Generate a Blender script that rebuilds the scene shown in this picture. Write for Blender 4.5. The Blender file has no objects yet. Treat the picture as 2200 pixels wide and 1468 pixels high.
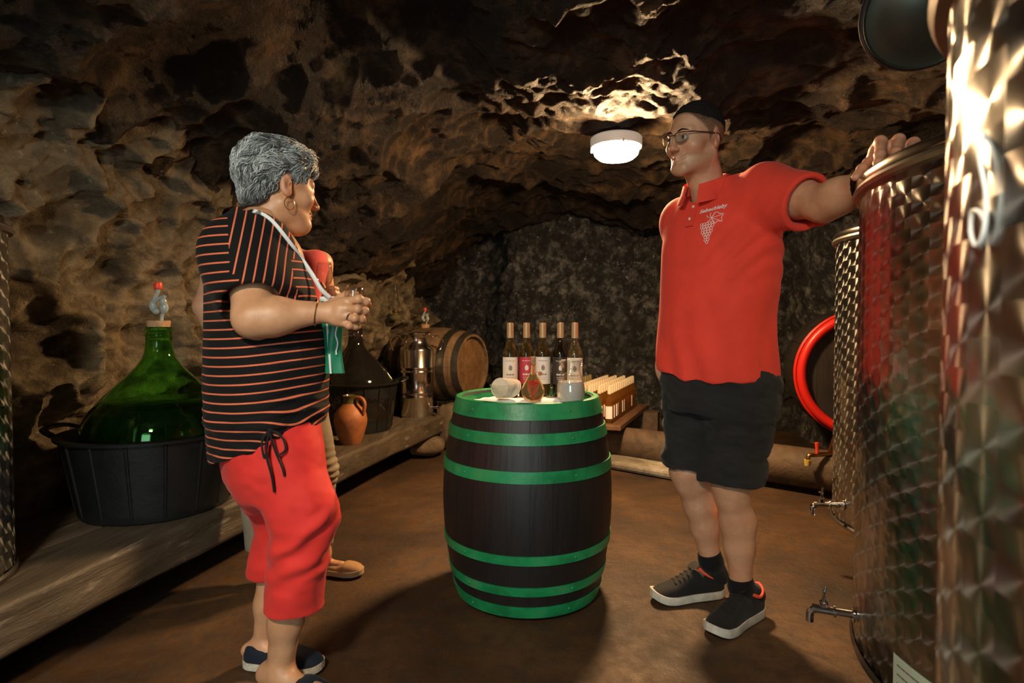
import bpy, math, random
import numpy as np
from mathutils import Vector, Matrix, Euler
from mathutils.bvhtree import BVHTree

random.seed(7)
SC = bpy.context.scene
COL = SC.collection
R = math.radians
PI = math.pi

# ------------------------------------------------------------------ camera
F_PX = 1250.0
CAM_H = 1.05
PITCH = math.atan((734 - 700) / F_PX)          # slightly downwards
cam_d = bpy.data.cameras.new('camera')
cam_d.sensor_width = 36.0
cam_d.lens = 36.0 * F_PX / 2200.0
cam_d.clip_start = 0.02
cam_d.clip_end = 60
cam_d.dof.use_dof = True
cam_d.dof.focus_distance = 2.25
cam_d.dof.aperture_fstop = 4.0
cam = bpy.data.objects.new('camera', cam_d)
COL.objects.link(cam)
cam.location = (0, 0, CAM_H)
cam.rotation_euler = (PI / 2 - PITCH, 0, 0)
SC.camera = cam

# ------------------------------------------------------------------ world, daylight, exposure
SC.view_settings.view_transform = 'Standard'
SC.view_settings.look = 'None'
SC.view_settings.gamma = 1.0
SC.view_settings.use_curve_mapping = False
SC.view_settings.exposure = 0.2
wd = bpy.data.worlds.new('outside'); SC.world = wd
wd.use_nodes = True
wd.node_tree.nodes['Background'].inputs[0].default_value = (0.55, 0.75, 0.85, 1)
wd.node_tree.nodes['Background'].inputs[1].default_value = 0.3

def area_light(name, loc, target, sx, sy, power, color):
    d = bpy.data.lights.new(name, 'AREA'); d.shape = 'RECTANGLE'
    d.size = sx; d.size_y = sy; d.energy = power; d.color = color
    o = bpy.data.objects.new(name, d); COL.objects.link(o)
    o.location = loc
    o.rotation_euler = (Vector(target) - Vector(loc)).to_track_quat('-Z', 'Y').to_euler()
    return o
# daylight coming down the entrance passage behind the photographer
area_light('entrance_daylight', (-0.55, -2.35, 1.35), (-0.4, 2.5, 1.0), 1.0, 1.7, 38.0, (0.66, 0.95, 1.0))

LAMP_POS = (0.575, 3.24, 2.035)                # the lamp in view
LAMP2_POS = (-0.62, -0.35, 2.03)                # its twin above the photographer

# ------------------------------------------------------------------ small helpers
def W(px, py, Y):
    """point at depth Y seen at photograph pixel (px, py)"""
    u = (px - 1100) / F_PX; v = -(py - 734) / F_PX
    c, s = math.cos(PITCH), math.sin(PITCH)
    d = np.array([u, c + v * s, -s + v * c])
    return np.array([0, 0, CAM_H]) + d * (Y / d[1])

def tag(o, label=None, cat=None, group=None, kind=None):
    if label: o['label'] = label
    if cat: o['category'] = cat
    if group: o['group'] = group
    if kind: o['kind'] = kind
    return o

def empty(name, loc=(0, 0, 0), rz=0.0, label=None, cat=None, group=None):
    o = bpy.data.objects.new(name, None); COL.objects.link(o)
    o.location = loc; o.rotation_euler = (0, 0, rz)
    o.empty_display_size = 0.05
    return tag(o, label, cat, group)

def copy_tree(o, parent=None):
    c = o.copy(); COL.objects.link(c)
    c.parent = parent
    for ch in list(o.children): copy_tree(ch, c)
    return c

class Geo:
    """collects vertices and faces, one mesh object per build()"""
    def __init__(s): s.v = []; s.f = []; s.n = 0; s.mi = []
    def add(s, v, f, mi=0):
        v = np.asarray(v, float).reshape(-1, 3)
        s.v.append(v)
        s.f.extend([tuple(int(i) + s.n for i in q) for q in f])
        s.mi.extend([mi] * len(f))
        s.n += len(v)
        return s
    def box(s, c, d, rot=None, mi=0):
        x, y, z = [k / 2 for k in d]
        v = np.array([(-x,-y,-z),(x,-y,-z),(x,y,-z),(-x,y,-z),(-x,-y,z),(x,-y,z),(x,y,z),(-x,y,z)])
        if rot is not None: v = v @ np.array(rot).T
        return s.add(v + np.array(c), [(3,2,1,0),(4,5,6,7),(0,1,5,4),(1,2,6,5),(2,3,7,6),(3,0,4,7)], mi)
    def lathe(s, prof, seg=32, c=(0,0,0), M=None, cap=True, mi=0, a0=0.0, a1=2*PI):
        full = abs(a1 - a0 - 2*PI) < 1e-6
        n = seg if full else seg + 1
        ang = a0 + (a1 - a0) * np.arange(n) / seg
        v = np.array([(r*math.cos(a), r*math.sin(a), z) for r, z in prof for a in ang])
        f = []
        for i in range(len(prof)-1):
            for j in range(seg):
                k = (j+1) % n
                f.append((i*n+j, i*n+k, (i+1)*n+k, (i+1)*n+j))
        if cap and full:
            if prof[0][0] > 1e-5: f.append(tuple(reversed(range(n))))
            if prof[-1][0] > 1e-5: f.append(tuple(range((len(prof)-1)*n, len(prof)*n)))
        if M is not None: v = v @ np.array(M)[:3,:3].T + (np.array(M)[:3,3] if np.array(M).shape[0] == 4 else 0)
        return s.add(v + np.array(c), f, mi)
    def tube(s, pts, rad, seg=8, cap=True, closed=False, flat=1.0, mi=0):
        P = np.asarray(pts, float); n = len(P)
        r = np.broadcast_to(np.asarray(rad, float), (n,))
        if closed: T = np.roll(P, -1, 0) - np.roll(P, 1, 0)
        else:
            T = np.empty_like(P); T[1:-1] = P[2:] - P[:-2]; T[0] = P[1]-P[0]; T[-1] = P[-1]-P[-2]
        T /= np.linalg.norm(T, axis=1, keepdims=True) + 1e-12
        up = np.array([0,0,1.0]) if abs(T[0][2]) < 0.9 else np.array([1.0,0,0])
        N = np.cross(T[0], up); N /= np.linalg.norm(N)
        V = []
        a = np.arange(seg) * 2*PI/seg
        for i in range(n):
            N = N - T[i]*np.dot(N, T[i]); N /= np.linalg.norm(N) + 1e-12
            B = np.cross(T[i], N)
            V.append(P[i] + r[i]*(np.cos(a)[:,None]*N + flat*np.sin(a)[:,None]*B))
        f = []
        m = n if closed else n-1
        for i in range(m):
            i2 = (i+1) % n
            for j in range(seg):
                k = (j+1) % seg
                f.append((i*seg+j, i*seg+k, i2*seg+k, i2*seg+j))
        if cap and not closed:
            f.append(tuple(reversed(range(seg)))); f.append(tuple(range((n-1)*seg, n*seg)))
        return s.add(np.concatenate(V), f, mi)
    def grid(s, P, closed_u=False, closed_v=False, mi=0):
        """P array (nu, nv, 3)"""
        nu, nv = P.shape[:2]
        f = []
        for i in range(nu if closed_u else nu-1):
            i2 = (i+1) % nu
            for j in range(nv if closed_v else nv-1):
                j2 = (j+1) % nv
                f.append((i*nv+j, i2*nv+j, i2*nv+j2, i*nv+j2))
        return s.add(P.reshape(-1,3), f, mi)
    def ellipsoid(s, c, r, M=None, nu=12, nv=16, mi=0):
        pr = [(math.sin(PI*i/nu), -math.cos(PI*i/nu)) for i in range(nu+1)]
        pr[0] = (1e-4, -1); pr[-1] = (1e-4, 1)
        g = Geo(); g.lathe(pr, nv)
        v = g.v[0] * np.array(r)
        if M is not None: v = v @ np.array(M)[:3,:3].T
        return s.add(v + np.array(c), g.f, mi)
    def verts(s): return np.concatenate(s.v)
    def build(s, name, mat, parent=None, smooth=True, sharp=40, world=False):
        me = bpy.data.meshes.new(name)
        v = s.verts()
        if world and parent is not None:
            p = parent
            while p is not None: v = v - np.array(p.location); p = p.parent
        me.from_pydata(v.tolist(), [], s.f)
        for m in (mat if isinstance(mat, (list, tuple)) else [mat]): me.materials.append(m)
        if any(s.mi): me.polygons.foreach_set('material_index', s.mi)
        return finish(name, me, parent, smooth, sharp)

def finish(name, me, parent=None, smooth=True, sharp=40):
    me.polygons.foreach_set('use_smooth', [smooth] * len(me.polygons))
    if smooth and sharp: me.set_sharp_from_angle(angle=R(sharp))
    me.update()
    o = bpy.data.objects.new(name, me); COL.objects.link(o)
    o.parent = parent
    return o

def fast_mesh(name, V, Q, mat, parent=None, smooth=True, sharp=None):
    """mesh from big numpy arrays of vertices and quads"""
    me = bpy.data.meshes.new(name)
    V = np.asarray(V, np.float32); Q = np.asarray(Q, np.int32)
    if parent is not None:
        p = parent
        while p is not None: V = V - np.array(p.location, np.float32); p = p.parent
    k = Q.shape[1]
    me.vertices.add(len(V)); me.vertices.foreach_set('co', V.ravel())
    me.loops.add(Q.size); me.loops.foreach_set('vertex_index', Q.ravel())
    me.polygons.add(len(Q))
    me.polygons.foreach_set('loop_start', np.arange(0, Q.size, k, dtype=np.int32))
    me.polygons.foreach_set('loop_total', np.full(len(Q), k, np.int32))
    me.update(calc_edges=True); me.validate()
    if mat is not None: me.materials.append(mat)
    return finish(name, me, parent, smooth, sharp)

def rotz(a):
    c, s = math.cos(a), math.sin(a)
    return np.array([[c,-s,0],[s,c,0],[0,0,1.0]])
def frame(zdir, xhint=(1,0,0)):
    """columns x,y,z with z along zdir"""
    z = np.array(zdir, float); z /= np.linalg.norm(z)
    x = np.array(xhint, float); x -= z*np.dot(x, z); x /= np.linalg.norm(x)
    return np.stack([x, np.cross(z, x), z], 1)
def bez(pts, n=24):
    """smooth curve through points (Catmull-Rom)"""
    P = np.asarray(pts, float)
    P = np.vstack([2*P[0]-P[1], P, 2*P[-1]-P[-2]])
    out = []
    m = len(P)-3
    for i in range(n):
        t = i/(n-1)*m; k = min(int(t), m-1); t -= k
        a, b, c, d = P[k:k+4]
        out.append(0.5*((2*b)+(-a+c)*t+(2*a-5*b+4*c-d)*t*t+(-a+3*b-3*c+d)*t**3))
    return np.array(out)

# ------------------------------------------------------------------ materials
MATS = {}
class NT:
    def __init__(s, name):
        s.m = bpy.data.materials.new(name); s.m.use_nodes = True
        s.t = s.m.node_tree; s.t.nodes.clear()
        s.out = s.n('ShaderNodeOutputMaterial')
    def n(s, kind, **kw):
        nd = s.t.nodes.new(kind)
        for k, v in kw.items():
            if k in nd.inputs.keys() if isinstance(k, str) else False: s.set(nd, k, v)
            else: setattr(nd, k, v)
        return nd
    def set(s, nd, key, v):
        if isinstance(v, bpy.types.NodeSocket): s.t.links.new(v, nd.inputs[key])
        elif isinstance(v, (tuple, list)) and len(v) == 3 and nd.inputs[key].type == 'RGBA': nd.inputs[key].default_value = (*v, 1)
        else: nd.inputs[key].default_value = v
        return nd
    def math(s, op, a, b=0.0, c=None, clamp=False):
        nd = s.t.nodes.new('ShaderNodeMath'); nd.operation = op; nd.use_clamp = clamp
        s.set(nd, 0, a); s.set(nd, 1, b)
        if c is not None: s.set(nd, 2, c)
        return nd.outputs[0]
    def vmath(s, op, a, b=(0,0,0), out=0):
        nd = s.t.nodes.new('ShaderNodeVectorMath'); nd.operation = op
        s.set(nd, 0, a)
        if op == 'SCALE': s.set(nd, 'Scale', b)
        elif op not in ('NORMALIZE', 'LENGTH'): s.set(nd, 1, b)
        return nd.outputs[out]
    def obj(s): 
        return s.t.nodes.new('ShaderNodeTexCoord').outputs['Object']
    def geo(s, k='Position'):
        return s.t.nodes.new('ShaderNodeNewGeometry').outputs[k]
    def noise(s, vec, scale, detail=4.0, rough=0.6, dist=0.0, out='Fac'):
        nd = s.t.nodes.new('ShaderNodeTexNoise')
        s.t.links.new(vec, nd.inputs['Vector'])
        s.set(nd, 'Scale', scale); s.set(nd, 'Detail', detail); s.set(nd, 'Roughness', rough); s.set(nd, 'Distortion', dist)
        return nd.outputs[out]
    def ramp(s, fac, stops, interp='LINEAR'):
        nd = s.t.nodes.new('ShaderNodeValToRGB'); nd.color_ramp.interpolation = interp
        e = nd.color_ramp.elements
        while len(e) < len(stops): e.new(0.5)
        for k, (p, c) in enumerate(stops):
            e[k].position = p
            e[k].color = (*c, 1) if isinstance(c, (tuple, list)) else (c, c, c, 1)
        s.t.links.new(fac, nd.inputs[0])
        return nd.outputs[0]
    def mix(s, fac, a, b):
        nd = s.t.nodes.new('ShaderNodeMix'); nd.data_type = 'RGBA'
        s.set(nd, 0, fac); 
        for k, v in ((6, a), (7, b)):
            if isinstance(v, bpy.types.NodeSocket): s.t.links.new(v, nd.inputs[k])
            else: nd.inputs[k].default_value = (*v, 1)
        return nd.outputs[2]
    def bump(s, h, strength=0.3, dist=0.01, normal=None):
        nd = s.t.nodes.new('ShaderNodeBump')
        s.set(nd, 'Strength', strength); s.set(nd, 'Distance', dist)
        s.t.links.new(h, nd.inputs['Height'])
        if normal is not None: s.t.links.new(normal, nd.inputs['Normal'])
        return nd.outputs[0]
    def principled(s, **kw):
        nd = s.t.nodes.new('ShaderNodeBsdfPrincipled')
        for k, v in kw.items(): s.set(nd, k.replace('_', ' '), v)
        s.t.links.new(nd.outputs[0], s.out.inputs[0])
        return nd

def simple(name, color, rough=0.5, metal=0.0, var=0.0, vscale=20.0, bump=0.0, bscale=60.0, spec=0.5, **kw):
    if name in MATS: return MATS[name]
    t = NT(name); co = t.obj()
    col = color
    if var > 0:
        f = t.noise(co, vscale, 5, 0.65)
        lo = tuple(max(0, c*(1-var)) for c in color); hi = tuple(min(1, c*(1+var)) for c in color)
        col = t.ramp(f, [(0.3, lo), (0.7, hi)])
    p = t.principled(Base_Color=col, Roughness=rough, Metallic=metal)
    t.set(p, 'Specular IOR Level', spec)
    if bump > 0:
        t.t.links.new(t.bump(t.noise(co, bscale, 4, 0.6), bump, 0.01), p.inputs['Normal'])
    for k, v in kw.items(): t.set(p, k.replace('_', ' '), v)
    MATS[name] = t.m
    return t.m

def glass(name, color=(1,1,1), rough=0.0, ior=1.45):
    if name in MATS: return MATS[name]
    t = NT(name)
    t.principled(Base_Color=color, Roughness=rough, IOR=ior, Transmission_Weight=1.0)
    MATS[name] = t.m
    return t.m

def thin_glass(name, tint=(1,1,1), refl=0.09):
    """thin clear glass wall: lets light straight through, mirrors more at grazing angles"""
    if name in MATS: return MATS[name]
    t = NT(name)
    tr = t.n('ShaderNodeBsdfTransparent'); t.set(tr, 0, tint)
    gl = t.n('ShaderNodeBsdfGlossy'); t.set(gl, 'Roughness', 0.02)
    lw = t.n('ShaderNodeLayerWeight'); t.set(lw, 'Blend', 0.5)
    fac = t.math('ADD', 0.06, t.math('MULTIPLY', t.math('POWER', lw.outputs['Facing'], 3.0), 0.55))
    mx = t.n('ShaderNodeMixShader')
    t.t.links.new(fac, mx.inputs[0])
    t.t.links.new(tr.outputs[0], mx.inputs[1]); t.t.links.new(gl.outputs[0], mx.inputs[2])
    t.t.links.new(mx.outputs[0], t.out.inputs[0])
    MATS[name] = t.m
    return t.m

def emit(name, color, strength):
    t = NT(name)
    e = t.n('ShaderNodeEmission'); t.set(e, 0, color); t.set(e, 1, strength)
    t.t.links.new(e.outputs[0], t.out.inputs[0])
    return t.m

# ------------------------------------------------------------------ numpy noise
_rng = np.random.default_rng(11)
_PERM = _rng.permutation(4096)
_VAL = _rng.random(4096)
def _h(i, j, k, s=0):
    return _PERM[(_PERM[(_PERM[(i + s*131) & 4095] + j) & 4095] + k) & 4095]
def vnoise(P, scale, seed=0):
    p = P * scale + seed*17.31
    i = np.floor(p).astype(np.int64); f = p - i; f = f*f*(3-2*f)
    r = 0
    for dx in (0,1):
        for dy in (0,1):
            for dz in (0,1):
                w = (f[:,0] if dx else 1-f[:,0])*(f[:,1] if dy else 1-f[:,1])*(f[:,2] if dz else 1-f[:,2])
                r = r + w*_VAL[_h(i[:,0]+dx, i[:,1]+dy, i[:,2]+dz, seed)]
    return r*2-1
def fbm(P, scale, oct=4, gain=0.5, seed=0):
    r = 0; a = 1; t = 0
    for o in range(oct):
        r = r + a*vnoise(P, scale*2**o, seed+o); t += a; a *= gain
    return r/t
def facets(P, scale, seed=0, tilt=1.0, bowl=0.6, mode='max'):
    """hewn-rock relief: envelope of tilted plates around scattered seeds (in cell units)"""
    p = P*scale
    i0 = np.floor(p).astype(np.int64)
    best = np.full(len(p), -9.0 if mode == 'max' else 9.0)
    for dx in (-1,0,1):
        for dy in (-1,0,1):
            for dz in (-1,0,1):
                c = i0 + np.array([dx,dy,dz])
                hh = _h(c[:,0], c[:,1], c[:,2], seed)
                ctr = c + np.stack([_VAL[hh], _VAL[(hh*7+1)&4095], _VAL[(hh*13+5)&4095]], 1)
                g = np.stack([_VAL[(hh*3+9)&4095], _VAL[(hh*5+11)&4095], _VAL[(hh*11+3)&4095]], 1)*2-1
                d = p - ctr
                r2 = (d*d).sum(1)
                pl = (d*g).sum(1)*tilt
                o = _VAL[(hh*17+7)&4095]
                if mode == 'max': best = np.maximum(best, 0.5*o + pl - bowl*r2)
                else: best = np.minimum(best, 0.5*o + pl + bowl*r2)
    return best

def facets2(uv, scale, seed=0, tilt=0.8, bowl=0.3, mode='max', rad=2, edge=False):
    """angular plates over a sheet: upper (or lower) envelope of randomly tilted planes"""
    p = uv*scale
    i0 = np.floor(p).astype(np.int64)
    sg = 1.0 if mode == 'max' else -1.0
    best = np.full(len(p), -9.0); second = best.copy()
    for dx in range(-rad, rad+1):
        for dy in range(-rad, rad+1):
            cx = i0[:,0]+dx; cy = i0[:,1]+dy
            hh = _h(cx, cy, cx*0+7, seed)
            ux = p[:,0]-cx-_VAL[hh]; uy = p[:,1]-cy-_VAL[(hh*7+1)&4095]
            gx = _VAL[(hh*3+9)&4095]*2-1; gy = _VAL[(hh*5+11)&4095]*2-1
            h = sg*(0.6*_VAL[(hh*17+7)&4095] + tilt*(ux*gx+uy*gy)) - bowl*(ux*ux+uy*uy)
            if edge: second = np.maximum(second, np.minimum(best, h))
            best = np.maximum(best, h)
    return (sg*best, best-second) if edge else sg*best
# ------------------------------------------------------------------ the cave shell
def rock_mat(name, c_lo, c_mid, c_hi, rough=0.8, bump=0.6, scale=6.0, speck=0.0, speckc=(0.5,0.5,0.47), spec=0.4):
    t = NT(name); co = t.geo()
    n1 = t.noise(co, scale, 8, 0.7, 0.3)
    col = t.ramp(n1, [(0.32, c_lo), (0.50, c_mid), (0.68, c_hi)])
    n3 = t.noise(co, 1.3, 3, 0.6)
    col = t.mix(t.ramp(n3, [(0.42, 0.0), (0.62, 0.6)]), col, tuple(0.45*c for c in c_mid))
    vn = t.n('ShaderNodeAttribute', attribute_name='vein_and_lit', attribute_type='GEOMETRY')  # pale veins on the left wall, painted lit patches on the ceiling
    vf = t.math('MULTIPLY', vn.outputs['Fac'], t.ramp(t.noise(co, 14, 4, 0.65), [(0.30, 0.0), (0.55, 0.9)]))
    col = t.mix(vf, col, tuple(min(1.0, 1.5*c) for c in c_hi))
    if speck > 0:
        n2 = t.noise(co, 22, 5, 0.75)
        col = t.mix(t.ramp(n2, [(0.60, 0.0), (0.70, speck)]), col, speckc)
    p = t.principled(Base_Color=col, Roughness=rough)
    t.set(p, 'Specular IOR Level', spec)
    h = t.math('ADD', t.noise(co, 26, 8, 0.72, 0.4), t.math('MULTIPLY', t.noise(co, 95, 5, 0.7), 0.5))
    t.t.links.new(t.bump(h, bump, 0.03), p.inputs['Normal'])
    return t.m

M_WALL = rock_mat('rough_tuff_rock', (0.035,0.024,0.014), (0.13,0.098,0.060), (0.31,0.245,0.155), speck=0.6, speckc=(0.50,0.43,0.31), bump=1.0)
M_CEIL = rock_mat('dark_ceiling_rock', (0.005,0.003,0.0016), (0.015,0.0085,0.0042), (0.15,0.092,0.045), scale=5.0, bump=1.0, rough=0.55)  # pale end kept bright to paint in lamp-lit patches
M_BACK = rock_mat('dark_back_rock', (0.009,0.009,0.009), (0.042,0.042,0.040), (0.30,0.295,0.28), scale=9.0, bump=1.0, rough=0.42, speck=0.9, speckc=(0.62,0.62,0.59), spec=0.6)

def sheet(name, P, mat, disp, flip=False, attr=None):
    """P (nu,nv,3) base sheet, pushed along its normals by disp(points, normals)"""
    du = np.gradient(P, axis=0); dv = np.gradient(P, axis=1)
    N = np.cross(du, dv); N /= np.linalg.norm(N, axis=2, keepdims=True) + 1e-12
    if flip: N = -N
    nu, nv = P.shape[:2]
    pts = P.reshape(-1,3); nn = N.reshape(-1,3)
    V = pts + nn*disp(pts)[:,None]
    i = np.arange(nu*nv).reshape(nu, nv)
    Q = np.stack([i[:-1,:-1], i[1:,:-1], i[1:,1:], i[:-1,1:]], 2).reshape(-1,4)
    if flip: Q = Q[:, ::-1]
    o = fast_mesh(name, V, Q, mat, None, True, None)
    if attr is not None:
        a = o.data.attributes.new('vein_and_lit', 'FLOAT', 'POINT'); a.data.foreach_set('value', attr(pts).astype(np.float32))
    return o

def smooth(a, b, x):
    t = np.clip((x-a)/(b-a), 0, 1); return t*t*(3-2*t)

def wall_x_left(y):
    return np.interp(y, [-3, 0, 1.2, 2.4, 4.2, 5.6, 7.6], [-2.35,-2.35,-2.25,-1.95,-1.50,-1.10,-0.95])

def warp(uv, p, amp, sc, seed):
    return uv + amp*np.stack([vnoise(p, sc, seed), vnoise(p, sc, seed+1)], 1)
def left_parts(p):
    uv = np.stack([p[:,1], p[:,2]], 1)
    uw = warp(uv, p, 0.07, 6, 91)
    return uv, uw
def d_left(p):
    up = smooth(0.9, 1.8, p[:,2])
    uv, uw = left_parts(p)
    stones = facets2(uw, 4.8, 3, 0.85, 0.75, 'min')*0.20
    chips = facets2(uw*np.array([0.8,1.25]), 9.5, 9, 0.9, 0.8, 'min')*0.105
    small = facets2(uw, 19.0, 5, 1.0, 0.8, 'min')*0.042
    tiny = facets2(uv, 40.0, 6, 1.0, 0.8, 'max', 1)*0.015
    big = fbm(p, 1.1, 3, 0.5, 2)*0.12
    return big + stones*(1-0.5*up) + chips*(0.7+0.5*up) + small + tiny + fbm(p, 45, 2, 0.5, 4)*0.005 - 0.09
def v_left(p):
    uv, uw = left_parts(p)
    e1 = facets2(uw, 4.8, 3, 0.85, 0.75, 'min', 2, True)[1]; e2 = facets2(uw*np.array([0.8,1.25]), 9.5, 9, 0.9, 0.8, 'min', 2, True)[1]
    low = 1-0.55*smooth(1.0, 1.7, p[:,2])
    return np.clip(np.exp(-e1/0.14)*1.0 + np.exp(-e2/0.12)*0.6, 0, 1)*low

# left wall: rises from the floor and leans inward into the vault
us = np.arange(-2.6, 7.4, 0.0135); vs = np.arange(-0.08, 2.75, 0.0135)
U, Vv = np.meshgrid(us, vs, indexing='ij')
lean = np.where(Vv > 1.15, (Vv-1.15)**2*0.42, 0.0)
zz = np.where(Vv > 1.7, 1.7 + (Vv-1.7)*(1-0.18*(Vv-1.7)), Vv)
Pw = np.stack([wall_x_left(U) + lean, U, zz], 2)
o = sheet('wall_left', Pw, M_WALL, d_left, False, v_left)
tag(o, 'rough hewn brown rock wall behind the demijohns', kind='structure')

def d_ceil(p):
    uv = np.stack([p[:,0], p[:,1]], 1)
    uw = warp(uv, p, 0.09, 3, 95)
    blocks = facets2(uw, 1.35, 21, 0.85, 0.45)*0.24
    mid = facets2(uw, 3.4, 23, 0.9, 0.7, 'min')*0.13
    sm = facets2(uw, 8.5, 25, 1.0, 0.8, 'min')*0.060
    crust = np.clip(fbm(p, 1.2, 2, 0.5, 31)+0.05, 0, 1)
    peb = facets2(uw, 24.0, 27, 1.0, 0.9)*0.024*np.clip(crust*4, 0.35, 1.3)
    tiny = facets2(uv, 52.0, 28, 1.0, 0.8, 'max', 1)*0.009
    d = blocks + mid + sm + peb + tiny - 0.22
    r = np.sqrt((p[:,0]-LAMP_POS[0])**2+(p[:,1]-LAMP_POS[1])**2)
    return np.where(d > 0, d*(0.30+0.70*smooth(0.10, 0.75, r)), d)
def lit_ceil(p):  # lamp-lit patches painted into the ceiling colour along its ridges
    uv = np.stack([p[:,0], p[:,1]], 1)
    uw = warp(uv, p, 0.09, 3, 95)
    e1 = facets2(uw, 8.5, 25, 1.0, 0.8, 'min', 2, True)[1]
    return np.clip(np.exp(-e1/0.10), 0, 1)*0.6*np.clip(0.4+2*fbm(p, 1.7, 2, 0.5, 77), 0, 1)

def ceil_z(x, y):
    z = 2.20 - 0.05*np.abs(x-0.4)
    z = z - 0.10*smooth(3.8, 6.2, y) - 0.14*smooth(-0.6, -2.0, x)
    z = z - 0.16*smooth(1.4, 2.6, x)
    # the vault comes down on the left towards the far end; a dark hollow opens above the woman
    z = z - 0.56*smooth(-0.2, -1.2, x)*smooth(1.9, 5.0, y)
    z = z + 0.42*np.exp(-((x+0.62)**2/0.16+(y-2.25)**2/0.22))
    # hollow around the lamp
    z = z - 0.06*np.exp(-((x-LAMP_POS[0])**2+(y-LAMP_POS[1])**2)/0.5)
    return z
xs = np.arange(-2.3, 3.3, 0.0155); ys = np.arange(-2.6, 7.4, 0.0155)
X, Y = np.meshgrid(xs, ys, indexing='ij')
Pc = np.stack([X, Y, ceil_z(X, Y)], 2)
o = sheet('ceiling', Pc, M_CEIL, d_ceil, True, lit_ceil)
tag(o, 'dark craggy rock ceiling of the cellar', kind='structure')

def d_back(p):
    uv = np.stack([p[:,0], p[:,2]], 1)
    uw = warp(uv, p, 0.04, 7, 97) @ np.array([[0.8,0.6],[-0.6,0.8]])
    chis = facets2(uw*np.array([1.5,0.75]), 9.5, 41, 1.0, 0.8, 'min')*0.07
    sm = facets2(uv, 24.0, 43, 1.0, 0.7)*0.022
    return fbm(p, 0.9, 3, 0.5, 44)*0.14 + chis + sm - 0.02
# back wall with a deep dark recess behind the cask
xs = np.arange(-1.9, 3.4, 0.0125); zs = np.arange(-0.08, 2.5, 0.0125)
X, Z = np.meshgrid(xs, zs, indexing='ij')
yb = 6.1 + 0.75*(1-smooth(-0.35, 0.05, X)) - 0.35*smooth(1.2, 2.6, X)
o = sheet('wall_back', np.stack([X, yb, Z], 2), M_BACK, d_back, flip=False)
tag(o, 'dark chiselled rock wall at the far end', kind='structure')

def d_right(p): return fbm(p, 0.9, 3, 0.5, 54)*0.14 + facets(p, 7.5, 51, 1.1, 0.8)*0.06 + facets(p, 20, 53, 1.0, 0.8)*0.015 - 0.02
ys = np.arange(-2.6, 6.6, 0.02); zs = np.arange(-0.08, 2.5, 0.02)
Y, Z = np.meshgrid(ys, zs, indexing='ij')
xr = 2.75 - 0.25*smooth(1.2, 2.2, Z)
o = sheet('wall_right', np.stack([xr, Y, Z], 2), M_BACK, d_right, flip=True)
tag(o, 'dark rock wall behind the steel tanks', kind='structure')

# wall behind the photographer, with the entrance opening
g = Geo()
for (x0, x1, z0, z1) in ((-2.6,-1.15,0,2.4), (0.05,3.2,0,2.4), (-1.15,0.05,2.05,2.4)):
    g.box(((x0+x1)/2, -2.55, (z0+z1)/2), (x1-x0, 0.25, z1-z0))
o = g.build('wall_front', M_WALL, None, smooth=False); tag(o, 'rock wall with the entrance opening', kind='structure')

# floor: trodden earth and concrete
t = NT('trodden_floor'); co = t.geo()
n1 = t.noise(co, 1.6, 6, 0.62, 0.4)
col = t.ramp(n1, [(0.32, (0.018,0.009,0.0035)), (0.50, (0.058,0.027,0.0085)), (0.70, (0.115,0.058,0.021))])
n2 = t.noise(co, 14, 6, 0.7)
col = t.mix(t.ramp(n2, [(0.44, 0.0), (0.66, 0.75)]), col, (0.028,0.016,0.008))
n3 = t.noise(co, 42, 4, 0.7)
col = t.mix(t.ramp(n3, [(0.70, 0.0), (0.74, 0.6)]), col, (0.35,0.29,0.22))
p = t.principled(Base_Color=col, Roughness=t.ramp(n2, [(0.3, 0.5), (0.7, 0.8)]))
t.t.links.new(t.bump(t.math('ADD', n2, t.math('MULTIPLY', n3, 0.4)), 0.5, 0.012), p.inputs['Normal'])
M_FLOOR = t.m
xs = np.arange(-2.7, 3.3, 0.04); ys = np.arange(-2.7, 7.4, 0.04)
X, Y = np.meshgrid(xs, ys, indexing='ij')
o = sheet('floor', np.stack([X, Y, 0*X], 2), M_FLOOR, lambda p: np.minimum(fbm(p, 1.3, 3, 0.5, 61)*0.006 - 0.006, 0), flip=False)
tag(o, 'worn brown earth and concrete floor', kind='structure')

# ------------------------------------------------------------------ ceiling lamps
M_BULB = emit('lit_opal_glass', (1.0, 0.62, 0.30), 560.0)
M_BULB2 = emit('lit_opal_glass_cool', (1.0, 0.86, 0.64), 315.0)
M_LAMPBASE = simple('white_lamp_base', (0.62,0.58,0.5), 0.45)
M_LAMPRING = simple('glowing_lamp_ring', (0.62,0.58,0.5), 0.45, Emission_Color=(1.0,0.85,0.7,1), Emission_Strength=0.16)
def lamp(loc, bulb, label, tilt=0.0):
    e = empty('ceiling_lamp', loc, 0, label, 'lamp')
    e.rotation_euler = (tilt, 0, 0)
    g = Geo(); g.lathe([(0.0001,-0.075),(0.05,-0.073),(0.095,-0.062),(0.118,-0.042),(0.124,-0.02),(0.122,0.0),(0.0001,0.0)], 48)
    g.build('glass_dome', bulb, e)
    g = Geo(); g.lathe([(0.1,-0.001),(0.138,-0.004),(0.141,0.006),(0.141,0.045),(0.134,0.052),(0.0001,0.052)], 48, cap=False)
    g.build('base_ring', M_LAMPRING, e)
    for a in (0.6, 2.7, 4.8):
        g = Geo(); g.box((0.139*math.cos(a), 0.139*math.sin(a), -0.004), (0.012,0.012,0.02), rotz(a)); g.build('clip', M_LAMPBASE, e)
    g = Geo(); g.tube(bez([(0,0,0.04),(0.01,0.0,0.14),(0.0,0.02,0.26)], 8), 0.006, 8); g.build('cable', simple('dark_cable',(0.03,0.03,0.03)), e)
    return e
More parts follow.
